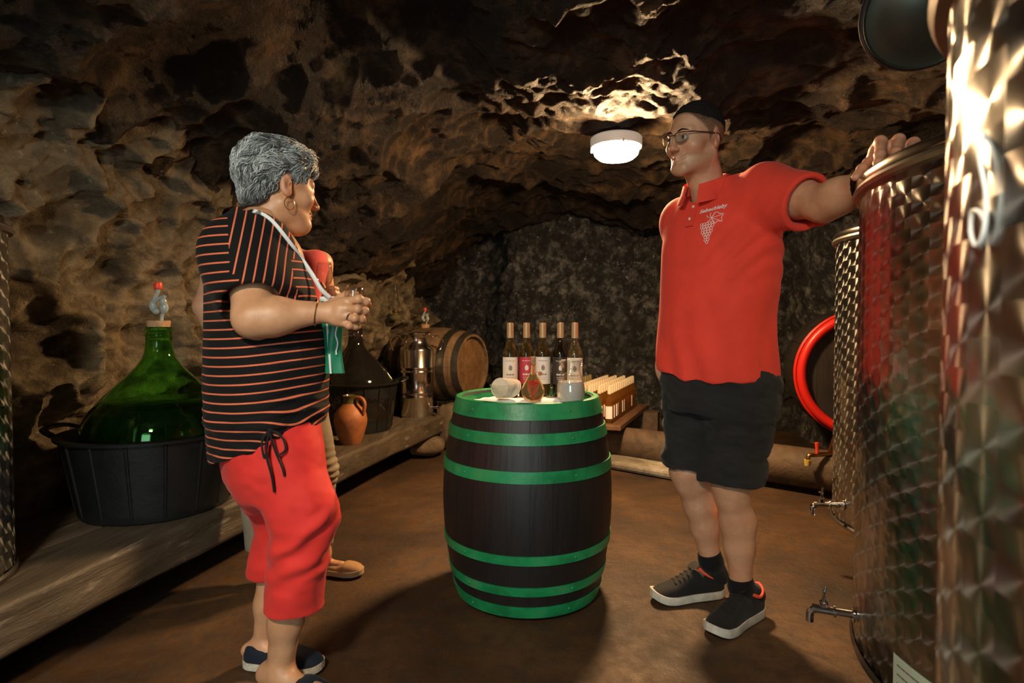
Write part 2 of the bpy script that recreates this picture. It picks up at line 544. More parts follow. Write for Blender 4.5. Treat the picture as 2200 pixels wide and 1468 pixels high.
lamp(LAMP_POS, M_BULB, 'round glowing bulkhead lamp on the rock ceiling')
lamp(LAMP2_POS, M_BULB2, 'round bulkhead lamp above the photographer, outside the picture')
# ------------------------------------------------------------------ object materials
def wood_mat(name, lo, hi, ang=0.0, scale=1.0, rough=0.6, bump=0.5, axis='Y', speck=None):
    t = NT(name); co = t.obj()
    mp = t.n('ShaderNodeMapping'); t.t.links.new(co, mp.inputs[0])
    mp.inputs['Rotation'].default_value = (0, 0, ang)
    s = {'X': (1.2, 14, 14), 'Y': (14, 1.2, 14), 'Z': (14, 14, 1.2)}[axis]
    mp.inputs['Scale'].default_value = tuple(k*scale for k in s)
    n1 = t.noise(mp.outputs[0], 1.0, 7, 0.68, 0.6)
    n2 = t.noise(co, 5*scale, 4, 0.6)
    f = t.math('ADD', t.math('MULTIPLY', n1, 0.7), t.math('MULTIPLY', n2, 0.3))
    col = t.ramp(f, [(0.33, lo), (0.66, hi)])
    if speck: col = t.mix(t.ramp(t.noise(mp.outputs[0], 2.2, 5, 0.7), [(0.58, 0.0), (0.72, 0.75)]), col, speck)
    p = t.principled(Base_Color=col, Roughness=rough)
    t.t.links.new(t.bump(f, bump, 0.02), p.inputs['Normal'])
    return t.m

def swirl_steel(name, r, pitch=0.054, tint=(0.52,0.535,0.53), rough=0.25):
    """brushed stainless sheet with overlapping round polishing swirls"""
    t = NT(name); co = t.obj()
    sp = t.n('ShaderNodeSeparateXYZ'); t.t.links.new(co, sp.inputs[0])
    x, y, z = sp.outputs
    ang = t.math('ARCTAN2', y, x)
    ncol = 2*round(PI*r/pitch)
    u = t.math('MULTIPLY', ang, ncol/(2*PI))
    iu = t.math('FLOOR', u)
    odd = t.math('ABSOLUTE', t.math('MODULO', iu, 2.0))
    v = t.math('ADD', t.math('DIVIDE', z, pitch), t.math('MULTIPLY', odd, 0.5))
    du = t.math('SUBTRACT', t.math('SUBTRACT', u, iu), 0.62)
    dv = t.math('SUBTRACT', t.math('FRACT', v), 0.38)
    cu = t.n('ShaderNodeCombineXYZ')
    t.t.links.new(t.math('MULTIPLY', y, -1.0/r), cu.inputs[0]); t.t.links.new(t.math('DIVIDE', x, r), cu.inputs[1])
    T = t.vmath('ADD', t.vmath('SCALE', cu.outputs[0], du), t.vmath('SCALE', (0,0,1), dv))
    T = t.vmath('NORMALIZE', T)
    cell = t.math('ADD', t.math('MULTIPLY', iu, 7.13), t.math('MULTIPLY', t.math('FLOOR', v), 3.77))
    wn = t.n('ShaderNodeTexWhiteNoise', noise_dimensions='1D'); t.t.links.new(cell, wn.inputs['W'])
    dist = t.math('SQRT', t.math('ADD', t.math('MULTIPLY', du, du), t.math('MULTIPLY', dv, dv)))
    smudge = t.noise(co, 3.0, 4, 0.6)
    col = t.mix(t.math('MULTIPLY', wn.outputs[0], 0.35), tint, tuple(0.75*c for c in tint))
    col = t.mix(t.ramp(smudge, [(0.4, 0.0), (0.7, 0.45)]), col, (0.20,0.19,0.17))
    p = t.principled(Base_Color=col, Metallic=1.0, Roughness=t.math('ADD', rough-0.03, t.math('MULTIPLY', wn.outputs[0], 0.08)), Anisotropic=0.88)
    t.t.links.new(T, p.inputs['Tangent'])
    h = t.math('SINE', t.math('MULTIPLY', dist, 9.0))
    t.t.links.new(t.bump(h, 0.10, 0.004), p.inputs['Normal'])
    return t.m

M_STEEL = simple('polished_steel', (0.72,0.68,0.62), 0.16, 1.0)
M_STEELD = simple('dull_steel', (0.30,0.28,0.25), 0.35, 1.0, var=0.3, vscale=8)
M_CHROME = simple('chrome', (0.8,0.8,0.8), 0.08, 1.0)
M_RUBBER = simple('black_rubber', (0.012,0.012,0.012), 0.5)
M_TUB = simple('black_plastic', (0.0085,0.010,0.010), 0.42, var=0.4, vscale=9, bump=0.15, bscale=60)
M_CORK = simple('cork', (0.42,0.24,0.12), 0.8, var=0.3, vscale=90)
M_PAPER = simple('white_paper', (0.78,0.74,0.70), 0.7)
M_GREEN = None
M_BLACKWOOD = wood_mat('black_stained_oak', (0.005,0.004,0.004), (0.020,0.015,0.014), 0, 1.0, 0.5, 0.25, 'Z', speck=(0.035,0.03,0.028))
M_OAK = wood_mat('aged_oak', (0.06,0.035,0.018), (0.26,0.165,0.085), 0, 0.9, 0.55, 0.3, 'Z')
M_OAKEND = wood_mat('aged_oak_head', (0.08,0.04,0.016), (0.24,0.13,0.055), 0, 1.2, 0.55, 0.3, 'X')
M_BENCH = wood_mat('old_bench_timber', (0.030,0.022,0.014), (0.125,0.096,0.064), R(14), 0.8, 0.55, 0.9, 'Y', speck=(0.34,0.30,0.24))
M_LOG = wood_mat('dark_log', (0.03,0.02,0.012), (0.12,0.075,0.042), R(-45), 0.8, 0.7, 0.6, 'Y')

t = NT('worn_green_paint'); co = t.obj()
n = t.noise(co, 7, 5, 0.65); n2 = t.noise(co, 38, 5, 0.75)
col = t.ramp(n, [(0.35, (0.006,0.16,0.052)), (0.55, (0.012,0.27,0.092)), (0.75, (0.07,0.30,0.12))])
col = t.mix(t.ramp(n2, [(0.66, 0.0), (0.76, 0.7)]), col, (0.16,0.22,0.12))
p = t.principled(Base_Color=col, Roughness=t.ramp(n2, [(0.3, 0.3), (0.7, 0.5)]))
t.t.links.new(t.bump(n2, 0.15, 0.01), p.inputs['Normal'])
M_GREEN = t.m

# ------------------------------------------------------------------ the green-hooped barrel
BX, BY, BH = 0.061, 2.327, 0.771
def br(z): return 0.336 - 0.379*(z-0.386)**2
bar = empty('barrel', (BX, BY, 0), 0, 'upright black barrel with bright green painted hoops, used as a table', 'barrel')
NS = 26
half = PI/NS*0.993
zs_ = np.linspace(0.004, BH, 15)
P = []
for z in zs_:
    ro = br(z); ri = ro - 0.024
    ring = [(ro*math.cos(a), ro*math.sin(a), z) for a in np.linspace(-half, half, 5)] + [(ri*math.cos(a), ri*math.sin(a), z) for a in np.linspace(half, -half, 3)]
    P.append(ring)
g = Geo(); g.grid(np.array(P), closed_v=True)
nn = 8
g.add(np.array(P[0]), [tuple(range(nn))]); g.add(np.array(P[-1]), [tuple(reversed(range(nn)))])
st = g.build('stave', M_BLACKWOOD, bar, sharp=50)
for k in range(1, NS):
    c = st.copy(); COL.objects.link(c); c.parent = bar; c.rotation_euler = (0, 0, 2*PI*k/NS)
for (z1, z0) in ((0.771,0.717),(0.672,0.631),(0.543,0.502),(0.247,0.213),(0.129,0.095),(0.052,0.009)):
    g = Geo()
    pr = [(br(z0)-0.002, z0)] + [(br(z)+0.0045, z) for z in np.linspace(z0, z1, 4)] + [(br(z1)-0.002, z1)]
    g.lathe(pr, 72, cap=False)
    h = g.build('hoop', M_GREEN, bar, sharp=35)
    for a in (-1.05, -2.35, -1.62+PI):
        zc = (z0+z1)/2
        rv = Geo(); rv.ellipsoid((0,0,0), (0.0055,0.0055,0.0035), frame((math.cos(a), math.sin(a), 0), (0,0,1)), 6, 10)
        ro = rv.build('rivet', M_GREEN, h); ro.location = ((br(zc)+0.005)*math.cos(a), (br(zc)+0.005)*math.sin(a), zc)
g = Geo(); rt = br(BH)
g.lathe([(rt+0.003,0.764),(rt+0.0035,0.7735),(rt-0.004,0.7765),(rt-0.016,0.7755),(rt-0.020,0.770),(rt-0.024,0.728)], 72, cap=False)
g.build('rim', M_GREEN, bar)
# head boards
zh = 0.730; rh = br(zh)-0.023
xb = np.linspace(-rh, rh, 7)
for k in range(6):
    x0, x1 = xb[k]+0.001, xb[k+1]-0.001
    xx = np.linspace(x0, x1, 7); 
    top = [(x, math.sqrt(max(rh*rh-x*x, 1e-6))) for x in xx]
    poly = top + [(x, -y) for x, y in reversed(top)]
    m = len(poly); g = Geo()
    v = [(x, y, zh) for x, y in poly] + [(x, y, zh-0.02) for x, y in poly]
    g.add(v, [tuple(reversed(range(m))), tuple(range(m, 2*m))] + [(i, (i+1) % m, m+(i+1) % m, m+i) for i in range(m)])
    g.build('head_board', M_BLACKWOOD, bar, smooth=False)
g = Geo(); zl = 0.03; g.lathe([(0.0001, zl),(br(zl)-0.03, zl),(br(zl)-0.03, zl+0.02),(0.0001, zl+0.02)], 40, cap=False); g.build('bottom_head', M_BLACKWOOD, bar)

# white cloth lying on the barrel head, crumpled
xs = np.linspace(-0.25, 0.25, 70); X, Y = np.meshgrid(xs, xs, indexing='ij')
rr = np.sqrt(X*X+Y*Y) + 1e-9
sq = np.maximum(np.abs(X), np.abs(Y))
kk = sq/rr*(0.255 + 0.0*X)/0.25
Xc, Yc = X*kk, Y*kk
pp = np.stack([Xc+3, Yc+5, 0*Xc], 2).reshape(-1,3)
fo = (np.abs(vnoise(pp, 11, 3))*0.012 + np.abs(vnoise(pp, 24, 5))*0.006 + np.clip(vnoise(pp, 6, 8), 0, 1)*0.012).reshape(X.shape)
edge = smooth(0.20, 0.255, np.sqrt(Xc**2+Yc**2))
front = smooth(-0.02, -0.13, Yc)
down = 1-smooth(0.195, 0.252, np.sqrt(Xc**2+Yc**2))
zc = zh + 0.004 + (0.008 + 0.032*front)*down + fo*(0.45+0.35*edge) + 0.012*edge*np.clip(vnoise(pp, 9, 12).reshape(X.shape), 0, 1)*(Yc > 0)
g = Geo(); g.grid(np.stack([Xc*0.985, Yc*0.985, zc], 2)); g.grid(np.stack([Xc*0.985, Yc*0.985, zc-0.002], 2)[::-1])
o = g.build('cloth', simple('white_linen', (0.92,0.91,0.90), 0.85, bump=0.2, bscale=300), None, sharp=None)
o.location = (BX, BY, 0); tag(o, 'crumpled white cloth spread on the barrel head', 'cloth')

# ------------------------------------------------------------------ wine bottles on the barrel
ZC = zh + 0.012
ZF = zh + 0.043
def bottle_profile(r, h, neck=0.0135, k=1.0):
    return [(0.0001,0.004),(r*0.55,0.001),(r*0.9,0.0),(r,0.006),(r,h*0.56),(r*0.97,h*0.60),(r*0.83,h*0.645),(r*0.60,h*0.69),(neck+0.003,h*0.735),(neck,h*0.77),(neck,h*0.985),(neck-0.003,h)]
def patch(g, r, z0, z1, a0, a1, n=14):
    an = np.linspace(a0, a1, n)
    P = np.array([[(r*math.cos(a), r*math.sin(a), z) for a in an] for z in (z0, z1)])
    g.grid(P[:, ::-1]); return g
def wine_bottle(loc, face, glassm, capm, labelm, inkm, label, lz=(0.06,0.175), r=0.033, h=0.32, cat_grp=None):
    e = empty('wine_bottle', loc, face, label, 'bottle', cat_grp)
    g = Geo(); g.lathe(bottle_profile(r, h), 32); g.build('glass_body', glassm, e, sharp=60)
    g = Geo(); g.lathe([(0.0146,h*0.80),(0.0148,h*0.83),(0.0143,h*0.98),(0.0138,h+0.0005),(0.0001,h+0.001)], 24, cap=False); g.build('capsule', capm, e)
    g = Geo(); patch(g, r+0.0006, lz[0], lz[1], -1.22, 1.22); lb = g.build('label', labelm, e)
    # emblem and lines of small print
    g = Geo(); zc = lz[0]+(lz[1]-lz[0])*0.60
    rr = r+0.0009
    for k in range(10):
        a = 2*PI*k/10; da, dz = 0.16*math.cos(a), 0.0085*math.sin(a)
        patch(g, rr, zc+dz-0.0022, zc+dz+0.0022, da-0.08, da+0.08, 3)
    patch(g, rr, zc-0.004, zc+0.004, -0.08, 0.08, 3)
    patch(g, rr, zc+0.008, zc+0.0125, -0.10, 0.02, 3)
    g.build('emblem', inkm, lb); 
    g = Geo()
    for (fz, hz, wa) in ((0.86,0.0018,0.60),(0.36,0.0045,0.52),(0.25,0.0013,0.50),(0.18,0.0013,0.42)):
        z = lz[0]+(lz[1]-lz[0])*fz
        n = 9
        for q in range(n):
            a0 = -wa + 2*wa*q/n
            patch(g, rr, z-hz*(0.7+0.3*math.sin(q*2.1)), z+hz*(0.7+0.3*math.cos(q*1.7)), a0, a0+2*wa/n*0.72, 3)
    tag(g.build('print', inkm, lb), kind='stuff')
    return e
def olive(name, c):
    t = NT(name)
    t.principled(Base_Color=c, Roughness=0.03, IOR=1.4, Transmission_Weight=0.85)
    return t.m
G_OLIVE = olive('olive_bottle_glass', (0.16,0.125,0.045))
G_DARK = olive('dark_bottle_glass', (0.05,0.04,0.02))
G_CLEAR = olive('pale_bottle_glass', (0.30,0.25,0.13))
M_GOLDCAP = simple('tan_gold_capsule', (0.50,0.32,0.16), 0.4, 0.25)
M_INK = simple('grey_ink', (0.18,0.16,0.15), 0.7)
M_INKW = simple('white_ink', (0.8,0.74,0.68), 0.7)
M_LBLRED = simple('red_label_paper', (0.46,0.035,0.055), 0.6)
M_LBLBLK = simple('black_label_paper', (0.03,0.024,0.018), 0.5)
M_LBLCRM = simple('cream_label_paper', (0.74,0.68,0.58), 0.7)
FA = -PI/2
def wb(px, Y, **k):
    p = W(px, 760, Y); return (p[0], p[1], ZC)
wine_bottle(wb(1096,2.48), FA+0.05, G_OLIVE, M_GOLDCAP, M_LBLCRM, M_INK, 'wine bottle with cream label behind the bowl of wafers, first of the row')
wine_bottle(wb(1131,2.50), FA+0.02, G_OLIVE, M_GOLDCAP, M_LBLRED, M_INKW, 'wine bottle with a red label and white print')
wine_bottle(wb(1166,2.50), FA, G_OLIVE, M_GOLDCAP, M_PAPER, M_INK, 'wine bottle with white label in the middle of the row on the barrel')
wine_bottle(wb(1204,2.48), FA-0.05, G_DARK, M_GOLDCAP, M_LBLBLK, M_INKW, 'wine bottle with a black label, beside the water carafe')
wine_bottle(wb(1235,2.43), FA-0.1, G_CLEAR, M_GOLDCAP, M_LBLCRM, M_INK, 'wine bottle half hidden behind the water carafe, last of the row')

# water carafe
p = W(1226, 870, 2.17)
e = empty('carafe', (p[0], p[1], ZC), 0, 'clear glass carafe half filled with cloudy water', 'carafe')
co_ = [(0.0001,0.0),(0.036,0.0),(0.040,0.004),(0.048,0.028),(0.054,0.055),(0.0535,0.075),(0.048,0.10),(0.040,0.125),(0.0355,0.140),(0.0365,0.155),(0.0415,0.178)]
ci_ = [(r-0.0025, z+ (0.004 if z < 0.01 else 0)) for r, z in reversed(co_[1:])] + [(0.0001,0.004)]
G_CLR = thin_glass('clear_glass', (0.96,0.96,0.95))
g = Geo(); g.lathe(co_+[(0.0412,0.1795)]+ci_, 40, cap=False)
V = g.v[0]; lip = (V[:,2] > 0.165) & (V[:,0] < -0.02); V[lip,0] -= 0.010*((V[lip,2]-0.165)/0.0145)
g.build('glass_body', G_CLR, e, sharp=None)
g = Geo(); g.tube(bez([(0.038,0.010,0.162),(0.052,0.012,0.158),(0.059,0.012,0.13),(0.055,0.010,0.095),(0.048,0.008,0.085)], 20), [0.0042]*20, 10); g.build('handle', G_CLR, e)
wi = [(0.0001,0.0045)] + [(r-0.0028, max(z,0.0045)) for r, z in co_[1:7]] + [(0.0001,0.1)]
t = NT('cloudy_water'); t.principled(Base_Color=(0.80,0.78,0.76), Roughness=0.05, IOR=1.33, Transmission_Weight=0.35)
g = Geo(); g.lathe(wi, 40, cap=False); g.build('water', t.m, e, sharp=60)

# teardrop decanter of brandy with glass grapes inside
p = W(1145, 870, 2.13)
e = empty('decanter', (p[0], p[1], ZF), 0, 'small teardrop bottle of orange brandy with red glass grapes inside and a cork', 'decanter')
pr = [(0.0001,0.0),(0.022,0.0),(0.034,0.010),(0.0425,0.030),(0.042,0.045),(0.034,0.066),(0.022,0.085),(0.012,0.100),(0.0085,0.112),(0.0085,0.136),(0.0105,0.139)]
g = Geo(); g.lathe(pr, 36, cap=True)
t = NT('amber_brandy_glass'); t.principled(Base_Color=(1.0,0.74,0.36), Roughness=0.02, IOR=1.10, Transmission_Weight=0.92); g.build('glass_body', t.m, e, sharp=60)
g = Geo(); g.lathe([(0.0075,0.132),(0.0095,0.141),(0.0105,0.163),(0.0001,0.164)], 16, cap=False); g.build('cork_stopper', M_CORK, e)
gm = simple('red_glass_grape', (0.62,0.02,0.012), 0.10)
rng = random.Random(3)
gr = Geo(); gr.ellipsoid((0,0,0), (0.0060,0.0060,0.0060), None, 6, 8)
k = 0
for row, (zc, n, rad) in enumerate(((0.072,6,0.014),(0.064,6,0.017),(0.056,5,0.0155),(0.048,5,0.013),(0.040,4,0.010),(0.032,3,0.007),(0.024,2,0.004),(0.016,1,0.0))):
    for q in range(n):
        a = 2*PI*q/n + row*0.5
        if k == 0: base = gr.build('grape', gm, e); ob = base
        else: ob = base.copy(); COL.objects.link(ob); ob.parent = e
        ob.location = (rad*math.cos(a), rad*math.sin(a)-0.016, zc); k += 1
g = Geo(); g.tube(bez([(0.009,-0.002,0.106),(0.02,-0.01,0.108),(0.026,-0.012,0.104)], 8), 0.001, 5); sg = g.build('string', M_CORK, e)
g = Geo(); g.lathe([(0.0001,-0.002),(0.008,-0.002),(0.008,0.002),(0.0001,0.002)], 16, M=frame((0.3,-1,0.2)), c=(0.026,-0.014,0.102)); g.build('wooden_tag', simple('tag_wood',(0.45,0.2,0.09),0.6), e)

# glass bowl with round wafers
p = W(1081, 872, 2.15)
e = empty('bowl', (p[0], p[1], ZF), 0, 'flared clear glass bowl holding round pale wafers', 'bowl')
NB = 8
pr = [(0.020,0.0),(0.024,0.003),(0.036,0.026),(0.052,0.060),(0.0505,0.061),(0.034,0.027),(0.020,0.006),(0.0001,0.005)]
g = Geo(); g.lathe([(0.0001,0.0)]+pr, 8, cap=False, M=rotz(0.25)); g.build('glass_body', G_CLR, e, smooth=False)
wm = simple('pale_wafer', (0.78,0.66,0.50), 0.75, var=0.12, vscale=60)
wg = Geo(); wg.lathe([(0.0001,-0.0016),(0.036,-0.0016),(0.0375,0),(0.036,0.0016),(0.0001,0.0016)], 28)
wbase = None
for k in range(8):
    if wbase is None: ob = wg.build('wafer', wm, None); wbase = ob
    else: ob = wbase.copy(); COL.objects.link(ob)
    q = np.array([p[0]-0.012+0.0068*k, p[1]-0.004+0.005*k, ZF+0.047-0.0008*k])
    ob.location = q
    ob.rotation_euler = (R(80-3*k), R(6+2*k), R(-28-3*k))
    tag(ob, f'round pale wafer in the glass bowl, {["","second","third","fourth","fifth","sixth","seventh","last"][k]} behind the front one', 'wafer', 'wafers in the glass bowl')
wbase['label'] = 'frontmost round pale wafer in the glass bowl, seen full face'; 

# ------------------------------------------------------------------ timber bench along the left wall
BENCH_Z = 0.30
def bench_x(y): return np.interp(y, [0.4,1.547,1.921,2.513,3.233,4.006,4.934,5.4], [-1.60,-1.361,-1.295,-1.160,-0.995,-0.815,-0.56,-0.43])
def timber(name, y0, y1, off0, off1, z0, z1, mat, parent, seed, rough=0.006):
    n = int((y1-y0)/0.025)+2
    ys = np.linspace(y0, y1, n)
    P = []
    for y in ys:
        d = (bench_x(y+0.05)-bench_x(y-0.05))/0.1
        nrm = np.array([1.0, -d]); nrm /= np.linalg.norm(nrm)
        c = np.array([bench_x(y), y])
        sec = []
        m0, m1 = off0, off1
        cr = 0.014
        cs = [(m0,z1-cr),(m0-cr*0.4,z1-cr*0.3),(m0-cr,z1)] + [(m0+(m1-m0)*k/9, z1) for k in range(1,9)] + [(m1+cr,z1),(m1,z1-cr),(m1,z0+cr),(m1+cr,z0)] + [(m0-cr,z0),(m0,z0+cr)] + [(m0, z0+(z1-z0)*k/6) for k in range(1,6)]
        for (of, z) in cs: sec.append((c[0]+nrm[0]*of, c[1]+nrm[1]*of, z))
        P.append(sec)
    P = np.array(P)
    pts = P.reshape(-1,3)
    st = pts*np.array([3.0, 0.7, 3.0])
    d = fbm(st, 5, 3, 0.6, seed)*rough + vnoise(pts, 2.0, seed+5)*rough*0.8
    dd = np.stack([d, 0*d, np.where(pts[:,2] > (z0+z1)/2, np.minimum(d, 0.0)*0.8, d)], 1)
    P = (pts+dd).reshape(P.shape)
    g = Geo(); g.grid(P, closed_v=True)
    m = P.shape[1]
    g.add(P[0], [tuple(range(m))]); g.add(P[-1], [tuple(reversed(range(m)))])
    return g.build(name, mat, parent, sharp=50, world=True)
be = empty('bench', (bench_x(2.5), 2.5, 0.0), 0, 'long low bench of old rough timber under the demijohns', 'bench')
timber('front_beam', 0.55, 4.98, 0.0, -0.29, 0.15, BENCH_Z, M_BENCH, be, 71, 0.009)
timber('back_plank', 0.55, 4.9, -0.297, -0.80, 0.22, BENCH_Z-0.006, M_BENCH, be, 75, 0.006)

def rock(name, c, r, seed, mat, label, cat='stone', group=None, sub=24):
    g = Geo(); g.ellipsoid((0,0,0), (1,1,1), None, sub, sub+8)
    v = g.v[0]
    d = 0.82 + facets(v+seed*3.1, 1.15, seed, 0.5, 0.25)*0.38 + fbm(v+seed, 3.0, 3, 0.5, seed)*0.07
    v = v*d[:,None]
    v = np.sign(v)*np.abs(v)**0.85*np.array(r)
    v[:,2] -= v[:,2].min()
    g.v[0] = v
    o = g.build(name, mat, None, sharp=35); o.location = c
    return tag(o, label, cat, group)
M_STONE = rock_mat('support_stone', (0.06,0.042,0.028), (0.17,0.12,0.075), (0.34,0.26,0.17), scale=9, bump=0.5)
rock('support_stone', (-0.70, 4.72, 0.0), (0.15,0.16,0.075), 5, M_STONE, 'rough stone block under the far end of the timber bench')
rock('support_stone', (-1.62, 1.42, 0.0), (0.20,0.20,0.075), 9, M_STONE, 'rough stone block under the near end of the timber bench')
rock('rubble_stone', (-0.53, 4.97, 0.0), (0.12,0.14,0.19), 15, M_STONE, 'reddish brown rock standing at the far bench end beside the barrel')
rock('rubble_stone', (-1.455, 1.52, 0.299), (0.040,0.020,0.006), 12, simple('pale_stone_chip',(0.5,0.44,0.34),0.7), 'small pale stone chip lying on the near bench corner')

# ------------------------------------------------------------------ demijohns in black tubs
def tub(loc, rb, rt, h, label, rz=0.0, dents=True):
    e = empty('tub', loc, rz, label, 'tub')
    g = Geo()
    seg = 96
    prof = [(0.0001,0.004),(rb-0.02,0.004),(rb-0.004,0.0),(rb,0.008)] + [(rb+(rt-rb)*k/10, 0.008+(h-0.02)*k/10) for k in range(1,11)]
    prof += [(rt+0.004,h-0.012),(rt+0.022,h-0.010),(rt+0.024,h),(rt+0.004,h+0.003),(rt-0.006,h)]
    prof += [(rb+(rt-rb)*k/10-0.008, 0.008+(h-0.02)*k/10) for k in (10,5,1)] + [(0.0001,0.012)]
    g.lathe(prof, seg, cap=False)
    g.build('shell', M_TUB, e, sharp=45)
    for k in range(16):
        a = 2*PI*k/16 + 0.1
        z0, z1 = 0.02, h-0.015
        p0 = np.array([(rb+0.002)*math.cos(a), (rb+0.002)*math.sin(a), z0]); p1 = np.array([(rt+0.001)*math.cos(a), (rt+0.001)*math.sin(a), z1])
        g = Geo(); g.tube([p0, p1], [0.006,0.007], 6); g.build('rib', M_TUB, e)
    for s in (1, -1):
        g = Geo()
        pts = [(s*(rt+0.015), -0.10, h-0.004), (s*(rt+0.06), -0.075, h+0.014), (s*(rt+0.075), 0, h+0.02), (s*(rt+0.06), 0.075, h+0.014), (s*(rt+0.015), 0.10, h-0.004)]
        g.tube(bez(pts, 20), 0.016, 8, flat=0.55); g.build('grip', M_TUB, e)
    return e

def demijohn(loc, gm, liqm, label, S=1.0, stopper=True, level=0.40):
    e = empty('demijohn', loc, 0, label, 'demijohn')
    out = [(0.0001,0.03),(0.12,0.012),(0.19,0.0),(0.225,0.012),(0.262,0.06),(0.278,0.13),(0.284,0.22),(0.282,0.30),(0.270,0.352),(0.243,0.398),(0.205,0.443),(0.160,0.490),(0.118,0.532),(0.085,0.568),(0.064,0.600),(0.054,0.632),(0.0505,0.665),(0.0490,0.690)]
    lip = [(0.053,0.692),(0.0535,0.703),(0.0495,0.706),(0.0495,0.712),(0.054,0.715),(0.054,0.728),(0.050,0.732),(0.042,0.732)]
    inn = [(max(r-0.0055, 0.0001), z+(0.006 if r > 0.19 and z < 0.05 else 0.0)) for r, z in reversed(out[2:])] + [(0.12,0.02),(0.0001,0.037)]
    sc = lambda pr: [(r*S, z*S) for r, z in pr]
    g = Geo(); g.lathe(sc(out+lip+inn), 64, cap=False); g.build('glass_body', gm, e, sharp=None)
    lv = [(max(r-0.0075, 0.0001), z+0.004) for r, z in out if z < level and r > 0.19]
    rl = np.interp(level, [z for r, z in out[2:]], [r for r, z in out[2:]])-0.0075
    g = Geo(); g.lathe(sc([(0.0001,0.042),(0.12,0.026)]+lv+[(rl, level),(0.0001, level)]), 56, cap=False); g.build('wine', liqm, e, sharp=50)
    if stopper:
        airlock(e, 0.732*S)
    return e
M_AIR = simple('milky_plastic', (0.62,0.68,0.66), 0.12, Transmission_Weight=0.55)
M_REDCAP = simple('red_plastic_cap', (0.75,0.05,0.02), 0.4)
def airlock(e, z, S=1.0, y=0.0, x=0.0):
    """bung with an S-shaped fermentation lock and red cap, as parts of e"""
    def T(v): return [(x+a*S, y+b*S, z+c*S) for a, b, c in v]
    g = Geo(); g.lathe([(0.041*S,z-0.012*S),(0.0445*S,z+0.022*S),(0.043*S,z+0.026*S),(0.0001,z+0.026*S)], 24, c=(x,y,0), cap=False); b = g.build('stopper', M_CORK, e)
    g = Geo(); g.tube(bez(T([(0.012,0,0.02),(0.014,0,0.042),(0.020,0,0.058)]), 8), 0.007*S, 10)
    # lower bulb, side bulb and the slanted tubes
    g.ellipsoid((x+0.024*S,y,z+0.080*S), (0.0175*S,0.0150*S,0.026*S))
    g.ellipsoid((x+0.020*S,y,z+0.104*S), (0.0150*S,0.0135*S,0.018*S))
    g.ellipsoid((x-0.022*S,y,z+0.088*S), (0.0165*S,0.0145*S,0.026*S))
    g.ellipsoid((x-0.010*S,y,z+0.066*S), (0.015*S,0.013*S,0.014*S))
    g.tube(bez(T([(0.018,0,0.112),(0.028,0,0.128),(0.004,0,0.118),(-0.018,0,0.10)]), 14), 0.006*S, 8)
    g.tube(bez(T([(-0.022,0,0.104),(-0.010,0,0.13),(0.0,0,0.15),(0.0,0,0.168)]), 12), 0.0085*S, 10)
    g.build('airlock', M_AIR, e)
    g = Geo(); g.lathe([(0.0155*S,z+0.157*S),(0.0165*S,z+0.160*S),(0.0160*S,z+0.181*S),(0.014*S,z+0.185*S),(0.0001,z+0.185*S)], 20, c=(x,y,0)); g.build('airlock_cap', M_REDCAP, e)

G_GREEN = glass('green_demijohn_glass', (0.36,0.78,0.28), 0.0, 1.25)
M_WINE_D = simple('dark_wine', (0.006,0.014,0.006), 0.08, spec=0.5)
T1 = (-1.49, 2.43, BENCH_Z)
tub(T1, 0.275, 0.325, 0.318, 'large black plastic tub holding the green demijohn', R(8))
demijohn((T1[0]+0.015, T1[1], BENCH_Z+0.013), G_GREEN, M_WINE_D, 'big green glass demijohn with cork and plastic airlock', 1.0, True, 0.425)
G_BLACK = simple('black_demijohn_glass', (0.010,0.009,0.008), 0.05, spec=0.7)
T2 = (-1.125, 4.20, BENCH_Z)
tub(T2, 0.245, 0.285, 0.345, 'black plastic tub holding the nearly black demijohn, beside the clay jug', R(20))
demijohn((T2[0]-0.005, T2[1], BENCH_Z+0.013), G_BLACK, M_WINE_D, 'nearly black glass demijohn beside the steel milk can', 0.98, False, 0.3)
# a dim third demijohn of green glass against the wall
G_DIM = glass('dim_green_glass', (0.35,0.42,0.25), 0.02, 1.35)
p = W(832, 800, 4.93)
demijohn((p[0]-0.02, p[1]+0.02, BENCH_Z), G_DIM, M_WINE_D, 'small olive glass demijohn half hidden behind the steel milk can', 0.62, False, 0.25)

# ------------------------------------------------------------------ clay jug
p = W(745, 960, 3.60)
e = empty('clay_jug', (p[0], p[1]+0.09, BENCH_Z), R(-25), 'squat terracotta clay jug with a glazed neck and handle', 'jug')
M_CLAY = simple('terracotta', (0.34,0.12,0.040), 0.55, var=0.3, vscale=12, bump=0.1)
M_GLAZE = simple('green_brown_glaze', (0.10,0.085,0.035), 0.2, var=0.5, vscale=30)
pr = [(0.0001,0.0),(0.062,0.0),(0.066,0.006),(0.085,0.06),(0.101,0.12),(0.104,0.155),(0.098,0.19),(0.080,0.22),(0.056,0.243),(0.046,0.256)]
g = Geo(); g.lathe(pr, 40); g.build('belly', M_CLAY, e)
g = Geo(); g.lathe([(0.046,0.254),(0.042,0.272),(0.043,0.292),(0.050,0.306),(0.047,0.308),(0.038,0.29),(0.036,0.262)], 32, cap=False); g.build('neck', M_GLAZE, e)
g = Geo(); g.tube(bez([(0.040,0,0.290),(0.085,0,0.292),(0.112,0,0.262),(0.104,0,0.205),(0.094,0,0.19)], 20), np.linspace(0.014,0.011,20), 10, flat=1.0); g.build('handle', M_CLAY, e)

